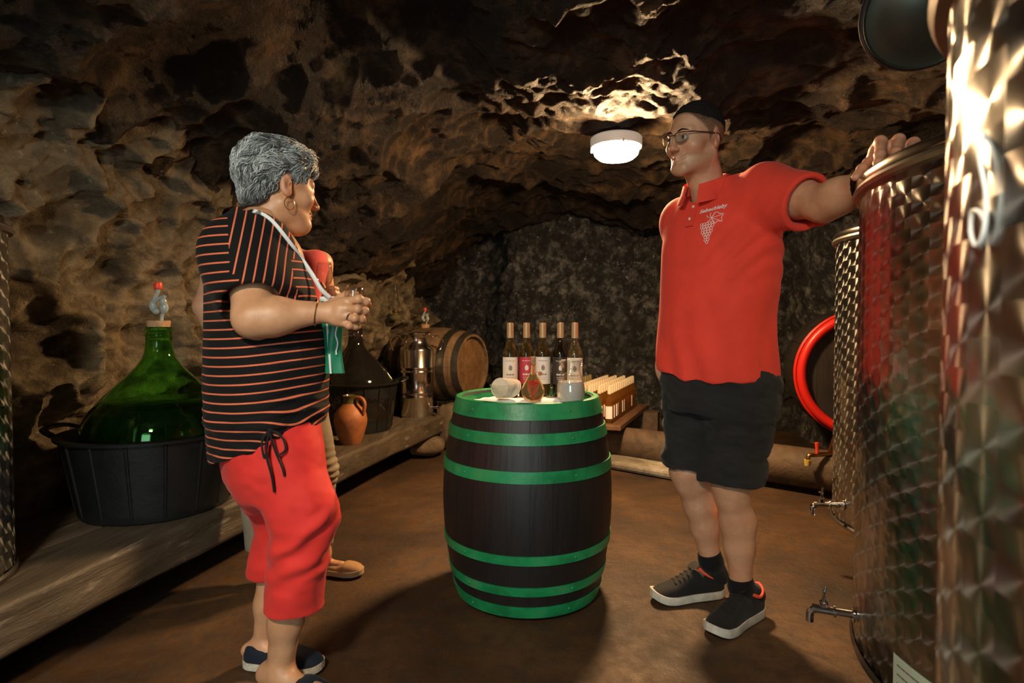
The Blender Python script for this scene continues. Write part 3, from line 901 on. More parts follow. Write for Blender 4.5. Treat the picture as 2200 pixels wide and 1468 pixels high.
# ------------------------------------------------------------------ steel milk can
p = W(891, 898, 4.73)
e = empty('milk_can', (p[0], p[1]+0.12, BENCH_Z), R(10), 'shiny stainless steel milk can with ring handles and a tap', 'milk can')
r = 0.138
pr = [(0.0001,0.004),(r-0.012,0.004),(r-0.004,0.0),(r,0.006),(r,0.15),(r+0.004,0.156),(r+0.004,0.166),(r,0.172),(r,0.186),(r+0.004,0.192),(r+0.004,0.200),(r,0.206),(r,0.355),(r+0.004,0.361),(r+0.004,0.371),(r,0.377),(r,0.392),(r+0.004,0.398),(r+0.004,0.408),(r,0.414),(r,0.545),(r-0.006,0.562),(r-0.03,0.585),(0.098,0.602),(0.092,0.615),(0.092,0.655),(0.096,0.668)]
g = Geo(); g.lathe(pr, 48); g.build('can_body', M_STEEL, e, sharp=50)
g = Geo(); g.lathe([(0.098,0.664),(0.108,0.668),(0.118,0.682),(0.118,0.692),(0.105,0.697),(0.0001,0.700)], 48, cap=False); g.build('lid', M_STEEL, e)
for s in (1,-1):
    g = Geo(); a = np.linspace(-0.5, PI+0.2, 20)
    g.tube(bez([(s*(0.100),0.0,0.600),(s*0.135,-0.01,0.655),(s*0.185,-0.012,0.662),(s*0.215,-0.012,0.62),(s*0.205,0,0.575),(s*0.19,0,0.545)], 22), 0.0075, 8)
    g.build('handle', M_STEEL, e)
g = Geo(); d = np.array([math.cos(-0.55), math.sin(-0.55), 0])
q = d*(r-0.002)+np.array([0,0,0.075])
g.tube([q, q+d*0.05], 0.011, 10); g.tube([q+d*0.05, q+d*0.075], 0.015, 10); g.tube([q+d*0.062, q+d*0.062+np.array([0,0,-0.035])], 0.008, 8); g.tube([q+d*0.062+np.array([0,0,0.01]), q+d*0.062+np.array([0,0,0.035]), q+d*0.10+np.array([0,0,0.04])], 0.005, 8)
g.build('tap', M_CHROME, e)

# ------------------------------------------------------------------ lying casks
def cask(name, c, axis, L, rh_, rb_, label, headm, stavem, hoopm, hoops, ns=20, rim=None, bung=False):
    """barrel on its side; axis points out of the visible head"""
    e = empty(name, c, 0, label, 'cask')
    A = frame(axis, (0,0,1))
    M = A
    def rr(s): return rb_ - (rb_-rh_)*(2*s/L)**2
    half = PI/ns*0.98
    ss = np.linspace(-L/2, L/2, 11)
    for k in range(ns):
        a0 = 2*PI*k/ns
        P = []
        for s in ss:
            ro = rr(s); ri = ro-0.02
            ring = [(ro*math.cos(a), ro*math.sin(a), s) for a in np.linspace(a0-half, a0+half, 4)] + [(ri*math.cos(a), ri*math.sin(a), s) for a in (a0+half, a0-half)]
            P.append(ring)
        P = np.array(P) @ M.T
        g = Geo(); g.grid(P, closed_v=True); m = P.shape[1]
        g.add(P[0], [tuple(range(m))]); g.add(P[-1], [tuple(reversed(range(m)))])
        g.build('stave', stavem, e, sharp=50)
    for (s0, s1) in hoops:
        g = Geo(); g.lathe([(rr(s0)-0.002,s0),(rr(s0)+0.004,s0),(rr((s0+s1)/2)+0.004,(s0+s1)/2),(rr(s1)+0.004,s1),(rr(s1)-0.002,s1)], 56, M=M, cap=False); g.build('hoop', hoopm, e, sharp=35)
    hs = L/2-0.035
    R_ = rr(hs)-0.012
    xb = np.linspace(-R_, R_, 8)
    for sgn in (1, -1):
        for k in range(7):
            xx = np.linspace(xb[k]+0.0008, xb[k+1]-0.0008, 6)
            top = [(x, math.sqrt(max(R_*R_-x*x, 1e-6))) for x in xx]
            poly = top + [(x, -y) for x, y in reversed(top)]
            m = len(poly); g = Geo()
            v = np.array([(x, y, sgn*hs) for x, y in poly] + [(x, y, sgn*(hs-0.02)) for x, y in poly])[:, [1,0,2]] @ M.T
            g.add(v, [tuple(range(m)), tuple(reversed(range(m, 2*m)))] + [(i, (i+1) % m, m+(i+1) % m, m+i) for i in range(m)])
            g.build('head_board', headm, e, smooth=False)
    if rim:
        rm, w, d = rim
        g = Geo(); R0 = rr(L/2)
        a = np.linspace(0, 2*PI, 65)[:-1]
        g.tube((np.stack([(R0-w/2+0.006)*np.cos(a), (R0-w/2+0.006)*np.sin(a), 0*a+L/2], 1)) @ M.T, w/2, 12, closed=True)
        g.build('rim_ring', rm, e)
        for off, rad in ((0.03, 0.007), (0.055, 0.006)):
            g = Geo(); g.tube((np.stack([(rr(L/2-off)+0.006)*np.cos(a), (rr(L/2-off)+0.006)*np.sin(a), 0*a+L/2-off], 1)) @ M.T, rad, 8, closed=True); g.build('rim_band', rm, e)
    return e
M_DKIRON = simple('dark_iron', (0.05,0.045,0.038), 0.5, 0.6, var=0.4)
ck = cask('wine_cask', (-0.69, 5.30, 0.70), (0.90,-0.44,0.0), 0.78, 0.275, 0.335, 'old oak cask lying on its side with dark iron hoops and an airlock', M_OAKEND, M_OAK, M_DKIRON, ((0.20,0.27),(0.335,0.388),(-0.27,-0.20),(-0.388,-0.335)), 22)
airlock(ck, 0.338, 0.95, 0.06, -0.11)
g = Geo(); g.box((0,0,0.165), (0.9,0.16,0.33), None); 
o = timber_box = g.build('cradle_beam', M_LOG, None, smooth=False); o.location = (-0.62, 5.32, 0.0); o.rotation_euler = (0,0,R(-26))
bv = o.modifiers.new('edge', 'BEVEL'); bv.width = 0.02; bv.segments = 2
tag(o, 'dark squared timber under the oak cask', 'beam')

# big dark cask with a red ring, behind the steel tanks
M_RED = simple('red_enamel', (0.62,0.018,0.012), 0.35)
M_DARKW = wood_mat('dark_cask_wood', (0.008,0.007,0.007), (0.03,0.024,0.02), 0, 1.0, 0.5, 0.3, 'Z')
p = W(1866, 806, 3.85)
cask('big_cask', (p[0]+0.15, p[1]+0.42, p[2]), (-0.34,-0.94,0), 0.9, 0.425, 0.46, 'large dark cask with a bright red ring around its head', M_DARKW, M_DARKW, M_RED, ((0.36,0.40),), 20, rim=(M_RED, 0.062, 0.05))

# ------------------------------------------------------------------ log sleeper and stone ledge along the back
def log(name, a, b, r, label, seed, mat):
    a = np.array(a, float); b = np.array(b, float)
    pts = np.array([a+(b-a)*k/40 for k in range(41)])
    g = Geo(); g.tube(pts, r, 22)
    v = g.v[0]; ax = (b-a)/np.linalg.norm(b-a)
    ctr = a + ((v-a)@ax)[:,None]*ax; d = v-ctr
    q = v.copy(); q = q - 0.8*((v-a)@ax)[:,None]*ax
    v = ctr + d*(1+fbm(q, 7, 3, 0.5, seed)[:,None]*0.10)
    v[:,2] = np.maximum(v[:,2], 0.001); g.v[0] = v - a*np.array([1,1,0])
    o = g.build(name, mat, None, sharp=50); o.location = (a[0], a[1], 0)
    return tag(o, label, 'log')
log('log_sleeper', (0.55,4.80,0.125), (2.25,3.35,0.155), 0.125, 'dark round log lying along the back of the cellar', 81, M_LOG)
g = Geo(); g.box((0,0,0.03), (1.15,0.30,0.06)); o = g.build('stone_ledge', rock_mat('pale_worn_stone', (0.12,0.10,0.075), (0.30,0.26,0.20), (0.5,0.46,0.38), scale=11, bump=0.4, rough=0.45), None, smooth=False)
o.location = (0.83, 4.33, 0); o.rotation_euler = (0,0,R(-40)); bv = o.modifiers.new('edge','BEVEL'); bv.width = 0.02; bv.segments = 2
tag(o, 'pale worn stone step in front of the log', 'step')

# ------------------------------------------------------------------ plank with rows of small amber bottles
pf = np.array([0.75, 4.36]); pdir = np.array([0.377, 0.926]); pn = np.array([0.926, -0.377])
ZP = 0.305
for k, (o0, w) in enumerate(((-0.155,0.15),(0.005,0.15),(-0.315,0.15))):
    g = Geo(); g.box((o0, 0.60, -0.0175), (w-0.006, 1.30, 0.035))
    o = g.build('shelf_plank', wood_mat('red_brown_plank', (0.06,0.028,0.014), (0.20,0.10,0.05), 0, 1, 0.5, 0.4, 'Y') if k == 0 else bpy.data.materials['red_brown_plank'], None, smooth=False)
    o.location = (pf[0], pf[1], ZP); o.rotation_euler = (0, 0, -math.atan2(pdir[0], pdir[1]))
    bv = o.modifiers.new('edge','BEVEL'); bv.width = 0.004; bv.segments = 2
    tag(o, ['middle red-brown plank under the amber bottles', 'outer red-brown plank beside the rows of amber bottles', 'inner red-brown plank under the amber bottles, mostly behind the barrel'][k], 'plank')
g = Geo(); g.box((0,0,0.1345), (0.6,0.14,0.269)); o = g.build('shelf_block', M_LOG, None, smooth=False); q = pf+pdir*1.05-pn*0.1; o.location = (q[0],q[1],0); o.rotation_euler = (0,0,-math.atan2(pdir[0], pdir[1]))
tag(o, 'dark timber block holding up the far end of the bottle planks', 'beam')
G_AMBER = olive('amber_bottle_glass', (0.52,0.22,0.035))
M_CREAMCAP = simple('cream_capsule', (0.72,0.60,0.42), 0.5)
proto = None
def amber(loc, face, first):
    global proto
    if proto is None:
        e = empty('amber_bottle', loc, face)
        g = Geo(); g.lathe(bottle_profile(0.034, 0.285), 20); g.build('glass_body', G_AMBER, e, sharp=60)
        g = Geo(); g.lathe([(0.0150,0.222),(0.0152,0.24),(0.0146,0.285),(0.0001,0.287)], 14, cap=False); g.build('capsule', M_CREAMCAP, e)
        g = Geo(); patch(g, 0.0346, 0.035, 0.13, -0.85, 0.85, 9); g.build('label', M_PAPER, e)
        proto = e; return e
    e = copy_tree(proto); e.location = loc; e.rotation_euler = (0,0,face); return e
rng = random.Random(5)
for i in range(13):
    for j in range(4):
        q = pf + pdir*(0.075+0.079*i) + pn*(-0.035-0.079*j)
        face = math.atan2(-pdir[1], -pdir[0]) + rng.uniform(-0.3, 0.3)
        e = amber((q[0], q[1], ZP), face, i == 0)
        ORD = ['first','second','third','fourth','fifth','sixth','seventh','eighth','ninth','tenth','eleventh','twelfth','thirteenth']
        if i == 0: tag(e, f'front amber bottle with white label, {ORD[j]} from the plank edge', 'bottle', 'amber bottles on the planks')
        else: tag(e, f'amber bottle with cream cap, {ORD[i]} row back, {ORD[j]} from the plank edge', 'bottle', 'amber bottles on the planks')
G_OL2 = olive('olive_small_glass', (0.16,0.13,0.03)); M_OLCAP = simple('olive_gold_capsule', (0.22,0.17,0.05), 0.45)
op = None
for i in range(6):
    for j in range(2):
        q = pf + pdir*(0.30+0.085*i) + pn*(-0.355-0.08*j)
        if op is None:
            e = empty('olive_bottle', (q[0], q[1], ZP), 0)
            g = Geo(); g.lathe(bottle_profile(0.035, 0.31), 20); g.build('glass_body', G_OL2, e, sharp=60)
            g = Geo(); g.lathe([(0.0150,0.245),(0.0152,0.27),(0.0146,0.31),(0.0001,0.312)], 14, cap=False); g.build('capsule', M_OLCAP, e)
            op = e
        else: e = copy_tree(op); e.location = (q[0], q[1], ZP)
        tag(e, f'olive bottle with dark gold cap, {ORD[i]} back in the {["nearer","farther"][j]} row beside the amber bottles', 'bottle', 'olive bottles behind the amber ones')

# ------------------------------------------------------------------ oil lamp on the left wall
p = W(850, 688, 5.25)
e = empty('oil_lamp', (p[0], p[1], p[2]), 0, 'small oil lamp with a tall glass chimney on the rock wall', 'lamp')
g = Geo(); g.lathe([(0.0001,0.0),(0.05,0.004),(0.056,0.02),(0.045,0.042),(0.026,0.05),(0.026,0.066),(0.0001,0.066)], 28, cap=False); g.build('font', simple('oil_font_glass',(0.20,0.19,0.10),0.1,Transmission_Weight=0.4), e)
g = Geo(); g.lathe([(0.026,0.064),(0.030,0.07),(0.030,0.084),(0.022,0.088),(0.0001,0.09)], 24, cap=False); g.build('burner', simple('aged_brass',(0.35,0.22,0.08),0.35,1.0), e)
g = Geo(); g.lathe([(0.024,0.084),(0.030,0.10),(0.039,0.135),(0.036,0.165),(0.024,0.20),(0.0185,0.24),(0.019,0.31),(0.0175,0.31),(0.017,0.24),(0.0225,0.20),(0.0345,0.165),(0.0375,0.135),(0.0285,0.10),(0.0225,0.084)], 28, cap=False); g.build('chimney', G_CLR, e)
g = Geo(); g.tube([(0,0,-0.006),(-0.05,0.06,-0.012),(-0.16,0.16,-0.03)], 0.007, 8); g.lathe([(0.0001,-0.008),(0.052,-0.008),(0.052,0.0),(0.0001,0.0)], 24); g.build('wall_bracket', M_DKIRON, e)

# ------------------------------------------------------------------ stainless tanks
def tap(parent, q, d, big=1.0, lever='cross'):
    """outlet tap: q on the tank wall, d horizontal direction outwards"""
    d = np.array([d[0], d[1], 0.0]); d /= np.linalg.norm(d); u = np.array([0,0,1.0]); s = np.cross(u, d)
    q = np.array(q, float); k = big
    g = Geo(); g.tube([q-d*0.01, q+d*0.055*k], 0.0115*k, 12); g.tube([q+d*0.002, q+d*0.006], 0.024*k, 14)
    g.tube([q+d*0.055*k, q+d*0.062*k], 0.019*k, 14)
    g.tube([q+d*0.062*k, q+d*0.125*k], 0.0135*k, 12)
    tp = g.build('tap', M_CHROME, parent, world=False)
    g = Geo(); b = q+d*0.120*k
    g.tube(bez([b-d*0.01*k, b+d*0.008*k-u*0.012*k, b+d*0.010*k-u*0.045*k], 8), [0.0125*k]*8, 12)
    g.build('spout', M_CHROME, tp)
    g = Geo(); c = q+d*0.09*k
    g.tube([c, c+u*0.03*k], 0.0095*k, 12); g.tube([c+u*0.012*k, c+u*0.026*k], 0.014*k, 8)
    g.tube([c+u*0.03*k, c+u*0.055*k, c+u*0.075*k-d*0.004], [0.006*k,0.005*k,0.004*k], 8)
    if lever == 'cross': g.tube([c+u*0.05*k-s*0.022*k, c+u*0.05*k+s*0.022*k], 0.0045*k, 8)
    g.build('valve_handle', M_CHROME, tp)
    return tp
def tank(c, r, z0, z1, label, lid=True, feet=True, pitch=0.054, mat=None, beads=True):
    e = empty('steel_tank', (c[0], c[1], z0), 0, label, 'tank')
    h = z1-z0
    g = Geo()
    pr = [(0.0001,0.0),(r*0.93,0.0),(r-0.012,0.004),(r,0.016),(r,h-0.03),(r+0.010,h-0.026),(r+0.014,h-0.015),(r+0.010,h-0.004),(r,h-0.002),(r-0.006,h-0.004),(r-0.006,h-0.03)]
    g.lathe([pr[0]]+pr[1:4]+[(r,h*k/8) for k in range(1,8)], 160, cap=False)
    g.build('tank_shell', mat or swirl_steel('swirl_steel_%d' % int(r*1000), r, pitch), e, sharp=50)
    g = Geo(); g.lathe([(r,h*7/8),(r,h-0.034)], 160, cap=False); g.build('upper_shell', mat or bpy.data.materials['swirl_steel_%d' % int(r*1000)], e)
    g = Geo(); g.lathe([(r,h-0.034),(r+0.012,h-0.031),(r+0.017,h-0.022),(r+0.013,h-0.013),(r+0.002,h-0.010)], 128, cap=False); g.build('rim_bead', M_STEELD, e)
    if lid:
        g = Geo(); g.lathe([(r+0.002,h-0.012),(r+0.010,h-0.010),(r+0.012,h+0.004),(r+0.008,h+0.012),(r-0.01,h+0.013),(r-0.02,h+0.008),(r*0.9,h+0.012),(r*0.5,h+0.022),(0.0001,h+0.026)], 128, cap=False); g.build('lid', M_STEEL, e, sharp=40)
    g = Geo(); g.lathe([(r-0.002,0.0),(r+0.006,0.004),(r+0.008,0.014),(r+0.002,0.022)], 128, cap=False); g.build('bottom_bead', M_STEELD, e)
    if feet:
        for a in (0.5, 2.6, 4.7):
            g = Geo(); g.tube([((r-0.08)*math.cos(a),(r-0.08)*math.sin(a),0.01), ((r-0.08)*math.cos(a),(r-0.08)*math.sin(a),-z0+0.006)], 0.022, 10)
            g.lathe([(0.0001,0),(0.04,0),(0.04,0.008),(0.0001,0.008)], 16, c=((r-0.08)*math.cos(a),(r-0.08)*math.sin(a),-z0)); g.build('foot', M_STEEL, e)
    return e
TK2 = (1.528, 1.243); R2 = 0.68; Z2 = (0.205, 1.418)
tk2 = tank(TK2, R2, Z2[0], Z2[1], 'large stainless steel tank the man rests his hand on', True, True)
def on_tank(c, r, px, py, Y):
    p = W(px, py, Y); d = np.array([p[0]-c[0], p[1]-c[1]]); a = math.atan2(d[1], d[0]); return a
a = R(157); tap(tk2, (R2*math.cos(a), R2*math.sin(a), 0.085), (math.cos(a), math.sin(a)), 0.82)
# paper note stuck low on the tank
a0, a1 = R(177.5), R(187.5)
g = Geo(); an = np.linspace(a0, a1, 10)
g.grid(np.array([[((R2+0.0015)*math.cos(a), (R2+0.0015)*math.sin(a), z) for a in an] for z in (0.026, 0.120)])[:, ::-1])
o = g.build('paper_note', simple('pale_green_paper', (0.50,0.62,0.52), 0.7), None); o.location = (TK2[0], TK2[1], Z2[0]); tag(o, 'pale green paper note stuck low on the large steel tank', 'note')
g = Geo()
for z in (0.04,0.06,0.08,0.10):
    for k in range(6):
        x0 = a0+0.02+(a1-a0-0.05)*k/6
        g.grid(np.array([[((R2+0.0022)*math.cos(a), (R2+0.0022)*math.sin(a), zz_) for a in (x0, x0+(a1-a0)/9)] for zz_ in (z-0.002, z+0.002)])[:, ::-1])
tag(g.build('print', M_INK, o), kind='stuff')

TK1 = (0.800, 0.325); R1 = 0.45
tk1 = tank(TK1, R1, 0.15, 1.385, 'tall steel tank nearest the camera, blurred at the picture edge', True, True)
# small cable loop hung on the near tank
TK3 = (1.889, 2.48); R3 = 0.45
tk3 = tank(TK3, R3, 0.17, 1.45, 'shorter steel tank standing behind the large one, beside the red-ringed cask', True, False)
a = R(176); tap(tk3, (R3*math.cos(a), R3*math.sin(a), 0.10), (math.cos(a), math.sin(a)), 1.0)
rock('support_block', (1.62, 2.42, 0), (0.13,0.15,0.084), 33, M_STONE, 'weathered stone block under the shorter steel tank')
rock('support_block', (2.05, 2.30, 0), (0.13,0.13,0.084), 35, M_STONE, 'second stone block hidden under the shorter steel tank')
rock('support_block', (0.99, 1.36, 0), (0.09,0.10,0.10), 37, M_STONE, 'stone block beside the foot of the large steel tank')
# brass outlet with red lever behind the tanks
p = W(1745, 978, 3.50)
e = empty('brass_tap', tuple(p), 0, 'brass tap with a red lever sticking out below the red-ringed cask', 'tap')
M_BRASS = simple('brass', (0.55,0.33,0.12), 0.3, 1.0)
g = Geo(); g.tube([(0.36,0.36,0.12),(0.12,0.03,0.0),(0.0,0,0.0)], 0.014, 10); g.tube(bez([(0.0,0,0.0),(-0.02,0,-0.004),(-0.026,0,-0.03)], 8), 0.013, 10); g.build('pipe', M_BRASS, e)
g = Geo(); g.tube([(-0.026,0,-0.028),(-0.028,0,-0.065)], [0.022,0.016], 12); g.build('hose_nut', simple('yellow_plastic',(0.55,0.42,0.10),0.5), e)
g = Geo(); g.tube([(0.03,0,0.008),(0.03,0,0.03),(0.026,0,0.075)], [0.008,0.010,0.012], 8); g.build('lever', M_REDCAP, e)

# steel tank at the left edge, standing on the bench
TKL = (-1.775, 1.60); RL = 0.30
tkl = tank(TKL, RL, BENCH_Z+0.001, 1.36, 'dull steel tank standing on the near end of the bench', True, False, 0.054)

# round lid hung from the ceiling above the large tank
p = W(1990, 20, 1.75)
e = empty('hanging_lid', tuple(p), 0, 'dark round steel lid hanging above the large tank', 'lid')
A = frame((-0.30,-0.80,-0.52), (1,0,0))
g = Geo(); g.lathe([(0.0001,0.012),(0.10,0.012),(0.115,0.0),(0.155,0.0),(0.162,0.006),(0.162,-0.04),(0.155,-0.046),(0.0001,-0.046)], 56, M=A, cap=False); g.build('lid_disc', simple('dark_lid_metal',(0.07,0.07,0.055),0.35,0.7), e, sharp=40)
g = Geo(); a = np.linspace(0, 2*PI, 49)[:-1]; g.tube(np.stack([0.163*np.cos(a), 0.163*np.sin(a), 0*a-0.018], 1) @ A.T, 0.010, 8, closed=True); g.build('seal', M_RUBBER, e)
g = Geo(); g.tube([(0,0.02,0.0),(0.0,0.05,0.30)], 0.006, 8); g.build('hanger', M_STEELD, e)

# white wire loop hooked on the near tank
q = np.array([0.369, 0.456, 1.135])
wl = empty('wire_loop', tuple(q), 0, 'thin white wire loop hanging on the nearest steel tank', 'wire')
d_ = (q[:2]-np.array(TK1)); d_ /= np.linalg.norm(d_); s_ = np.array([-d_[1], d_[0]])
def wlp(a, b, c=0.004): return (d_[0]*c - s_[0]*a, d_[1]*c - s_[1]*a, b)
g = Geo(); g.tube(bez([wlp(0.012,0.075,-0.004), wlp(0.002,0.05), wlp(-0.010,0.015), wlp(-0.008,-0.012), wlp(0.004,-0.022), wlp(0.014,-0.010), wlp(0.012,0.006), wlp(0.0,0.004), wlp(-0.009,-0.004)], 40), 0.0016, 6); g.build('wire', simple('white_wire',(0.75,0.78,0.8),0.5), wl)
# ------------------------------------------------------------------ implicit surfaces for bodies and clothes
class Field:
    def __init__(s, lo, hi, h):
        s.lo = np.array(lo, float); s.h = h
        s.n = np.ceil((np.array(hi, float)-s.lo)/h).astype(int)+1
        s.ax = [s.lo[k]+h*np.arange(s.n[k]) for k in range(3)]
        s.D = np.full(s.n, 1.0, np.float32)
    def _reg(s, lo, hi):
        a = np.clip(np.floor((np.array(lo)-s.lo)/s.h).astype(int), 0, s.n)
        b = np.clip(np.ceil((np.array(hi)-s.lo)/s.h).astype(int)+1, 0, s.n)
        return a, b
    def _ev(s, prim, m):
        lo, hi, fn = prim
        a, b = s._reg(np.array(lo)-m, np.array(hi)+m)
        if np.any(b-a <= 0): return None, None
        X = s.ax[0][a[0]:b[0], None, None]; Y = s.ax[1][None, a[1]:b[1], None]; Z = s.ax[2][None, None, a[2]:b[2]]
        return (slice(a[0],b[0]), slice(a[1],b[1]), slice(a[2],b[2])), fn(X, Y, Z)
    def add(s, prim, k=0.02):
        sl, d = s._ev(prim, k+3*s.h)
        if sl is None: return s
        A = s.D[sl]
        h = np.maximum(k-np.abs(A-d), 0)/k
        s.D[sl] = np.minimum(A, d)-h*h*k*0.25
        return s
    def sub(s, prim, k=0.008):
        sl, d = s._ev(prim, k+3*s.h)
        if sl is None: return s
        A = s.D[sl]; d = -d
        h = np.maximum(k-np.abs(A-d), 0)/k
        s.D[sl] = np.maximum(A, d)+h*h*k*0.25
        return s
    def cut(s, fn):
        """keep where fn(X,Y,Z) < 0"""
        X = s.ax[0][:, None, None]; Y = s.ax[1][None, :, None]; Z = s.ax[2][None, None, :]
        s.D = np.maximum(s.D, fn(X, Y, Z)).astype(np.float32); return s
    def mesh(s):
        D = s.D; h = s.h
        I = D < 0
        c = np.zeros(np.array(D.shape)-1, np.int8)
        for dx in (0,1):
            for dy in (0,1):
                for dz in (0,1):
                    c += I[dx:D.shape[0]-1+dx, dy:D.shape[1]-1+dy, dz:D.shape[2]-1+dz]
        act = (c > 0) & (c < 8)
        idx = np.argwhere(act)
        ids = np.full(act.shape, -1, np.int32); ids[act] = np.arange(len(idx))
        acc = np.zeros((len(idx), 3)); cnt = np.zeros(len(idx))
        for axis in range(3):
            o = [k for k in range(3) if k != axis]
            for b0 in (0,1):
                for b1 in (0,1):
                    p = idx.copy(); p[:, o[0]] += b0; p[:, o[1]] += b1
                    q = p.copy(); q[:, axis] += 1
                    d0 = D[p[:,0],p[:,1],p[:,2]]; d1 = D[q[:,0],q[:,1],q[:,2]]
                    m = (d0 < 0) != (d1 < 0)
                    t = d0[m]/(d0[m]-d1[m])
                    pos = p[m].astype(float); pos[:, axis] += t
                    acc[m] += pos; cnt[m] += 1
        V = s.lo + h*acc/np.maximum(cnt, 1)[:,None]
        Q = []
        for axis in range(3):
            o = [(axis+1) % 3, (axis+2) % 3]
            sh = [slice(None)]*3; s0 = list(sh); s1 = list(sh)
            s0[axis] = slice(0, -1); s1[axis] = slice(1, None)
            a = I[tuple(s0)]; b = I[tuple(s1)]
            e = np.argwhere(a != b)
            ok = (e[:,o[0]] > 0) & (e[:,o[1]] > 0) & (e[:,o[0]] < D.shape[o[0]]-1) & (e[:,o[1]] < D.shape[o[1]]-1)
            e = e[ok]
            def cid(u, v):
                q = e.copy(); q[:, o[0]] += u; q[:, o[1]] += v; return ids[q[:,0],q[:,1],q[:,2]]
            q = np.stack([cid(-1,-1), cid(0,-1), cid(0,0), cid(-1,0)], 1)
            fl = ~a[e[:,0],e[:,1],e[:,2]]
            q[fl] = q[fl][:, ::-1]
            Q.append(q)
        return V, np.concatenate(Q)

def nrm_of(V, Q):
    n = np.cross(V[Q[:,2]]-V[Q[:,0]], V[Q[:,3]]-V[Q[:,1]])
    N = np.zeros_like(V)
    for k in range(4): np.add.at(N, Q[:,k], n)
    return N/(np.linalg.norm(N, axis=1, keepdims=True)+1e-12)
def relax(V, Q, it=2, f=0.5):
    e = np.concatenate([Q[:,[0,1]], Q[:,[1,2]], Q[:,[2,3]], Q[:,[3,0]]])
    for _ in range(it):
        S = np.zeros_like(V); C = np.zeros(len(V))
        np.add.at(S, e[:,0], V[e[:,1]]); np.add.at(S, e[:,1], V[e[:,0]])
        np.add.at(C, e[:,0], 1); np.add.at(C, e[:,1], 1)
        V = V*(1-f)+f*S/np.maximum(C,1)[:,None]
    return V

def cap(a, b, ra, rb=None):
    rb = ra if rb is None else rb
    a = np.array(a, float); b = np.array(b, float); ab = b-a; L2 = float(ab@ab)+1e-12
    lo = np.minimum(a-ra, b-rb); hi = np.maximum(a+ra, b+rb)
    def fn(X, Y, Z):
        t = np.clip(((X-a[0])*ab[0]+(Y-a[1])*ab[1]+(Z-a[2])*ab[2])/L2, 0, 1)
        dx = X-a[0]-t*ab[0]; dy = Y-a[1]-t*ab[1]; dz = Z-a[2]-t*ab[2]
        return np.sqrt(dx*dx+dy*dy+dz*dz)-(ra+(rb-ra)*t)
    return lo, hi, fn
def ell(c, r, M=None):
    c = np.array(c, float); r = np.array(r, float)
    rm = r.max() if M is not None else r
    Mi = None if M is None else np.array(M).T
    def fn(X, Y, Z):
        x, y, z = X-c[0], Y-c[1], Z-c[2]
        if Mi is not None:
            x, y, z = (Mi[0,0]*x+Mi[0,1]*y+Mi[0,2]*z, Mi[1,0]*x+Mi[1,1]*y+Mi[1,2]*z, Mi[2,0]*x+Mi[2,1]*y+Mi[2,2]*z)
        k0 = np.sqrt((x/r[0])**2+(y/r[1])**2+(z/r[2])**2)
        k1 = np.sqrt((x/r[0]**2)**2+(y/r[1]**2)**2+(z/r[2]**2)**2)+1e-9
        return k0*(k0-1)/k1
    return c-rm, c+rm, fn
def loft(rows, n=2.0, off=0.0, zc=True):
    """stack of super-ellipses: rows (z, cx, cy, a, b)"""
    rows = np.array(rows, float); rows = rows[np.argsort(rows[:,0])]
    z0, z1 = rows[0,0], rows[-1,0]
    zd = np.linspace(z0, z1, 80)
    dense = np.stack([np.interp(zd, rows[:,0], rows[:,k]) for k in range(1,5)], 1)
    ker = np.array([1,2,3,4,3,2,1.])/16
    sm = np.stack([np.convolve(np.pad(dense[:,k], 3, mode='reflect', reflect_type='odd'), ker, 'valid') for k in range(4)], 1)
    m = max(rows[:,3].max(), rows[:,4].max())+off
    lo = np.array([(rows[:,1]).min()-m, (rows[:,2]).min()-m, z0]); hi = np.array([rows[:,1].max()+m, rows[:,2].max()+m, z1])
    def fn(X, Y, Z):
        zz = Z.ravel()
        cx, cy, a, b = [np.interp(zz, zd, sm[:,k]).reshape(Z.shape) for k in range(4)]
        a = a+off; b = b+off
        k0 = (np.abs((X-cx)/a)**n+np.abs((Y-cy)/b)**n)**(1/n)
        d = (k0-1)*np.minimum(a, b)
        return np.maximum(np.maximum(d, Z-z1), z0-Z)
    return lo, hi, fn
def chain(F, pts, rad, k=0.01):
    for i in range(len(pts)-1): F.add(cap(pts[i], pts[i+1], rad[i], rad[i+1]), k)
def box_of(prims, m=0.02):
    lo = np.min([p[0] for p in prims], 0)-m; hi = np.max([p[1] for p in prims], 0)+m
    return lo, hi
def join(parts):
    V = []; Q = []; n = 0
    for v, q in parts: V.append(v); Q.append(q+n); n += len(v)
    return np.concatenate(V), np.concatenate(Q)

class Person:
    """local frame: faces -y, x is the person's left, z up, origin on the floor"""
    def __init__(s, loc, deg):
        s.loc = np.array([loc[0], loc[1], 0.0]); s.R = rotz(R(deg))
    def L(s, w): return s.R.T @ (np.asarray(w, float)-s.loc)
    def P(s, px, py, Y): return s.L(W(px, py, Y))
    def out(s, V): return np.asarray(V) @ s.R.T + s.loc

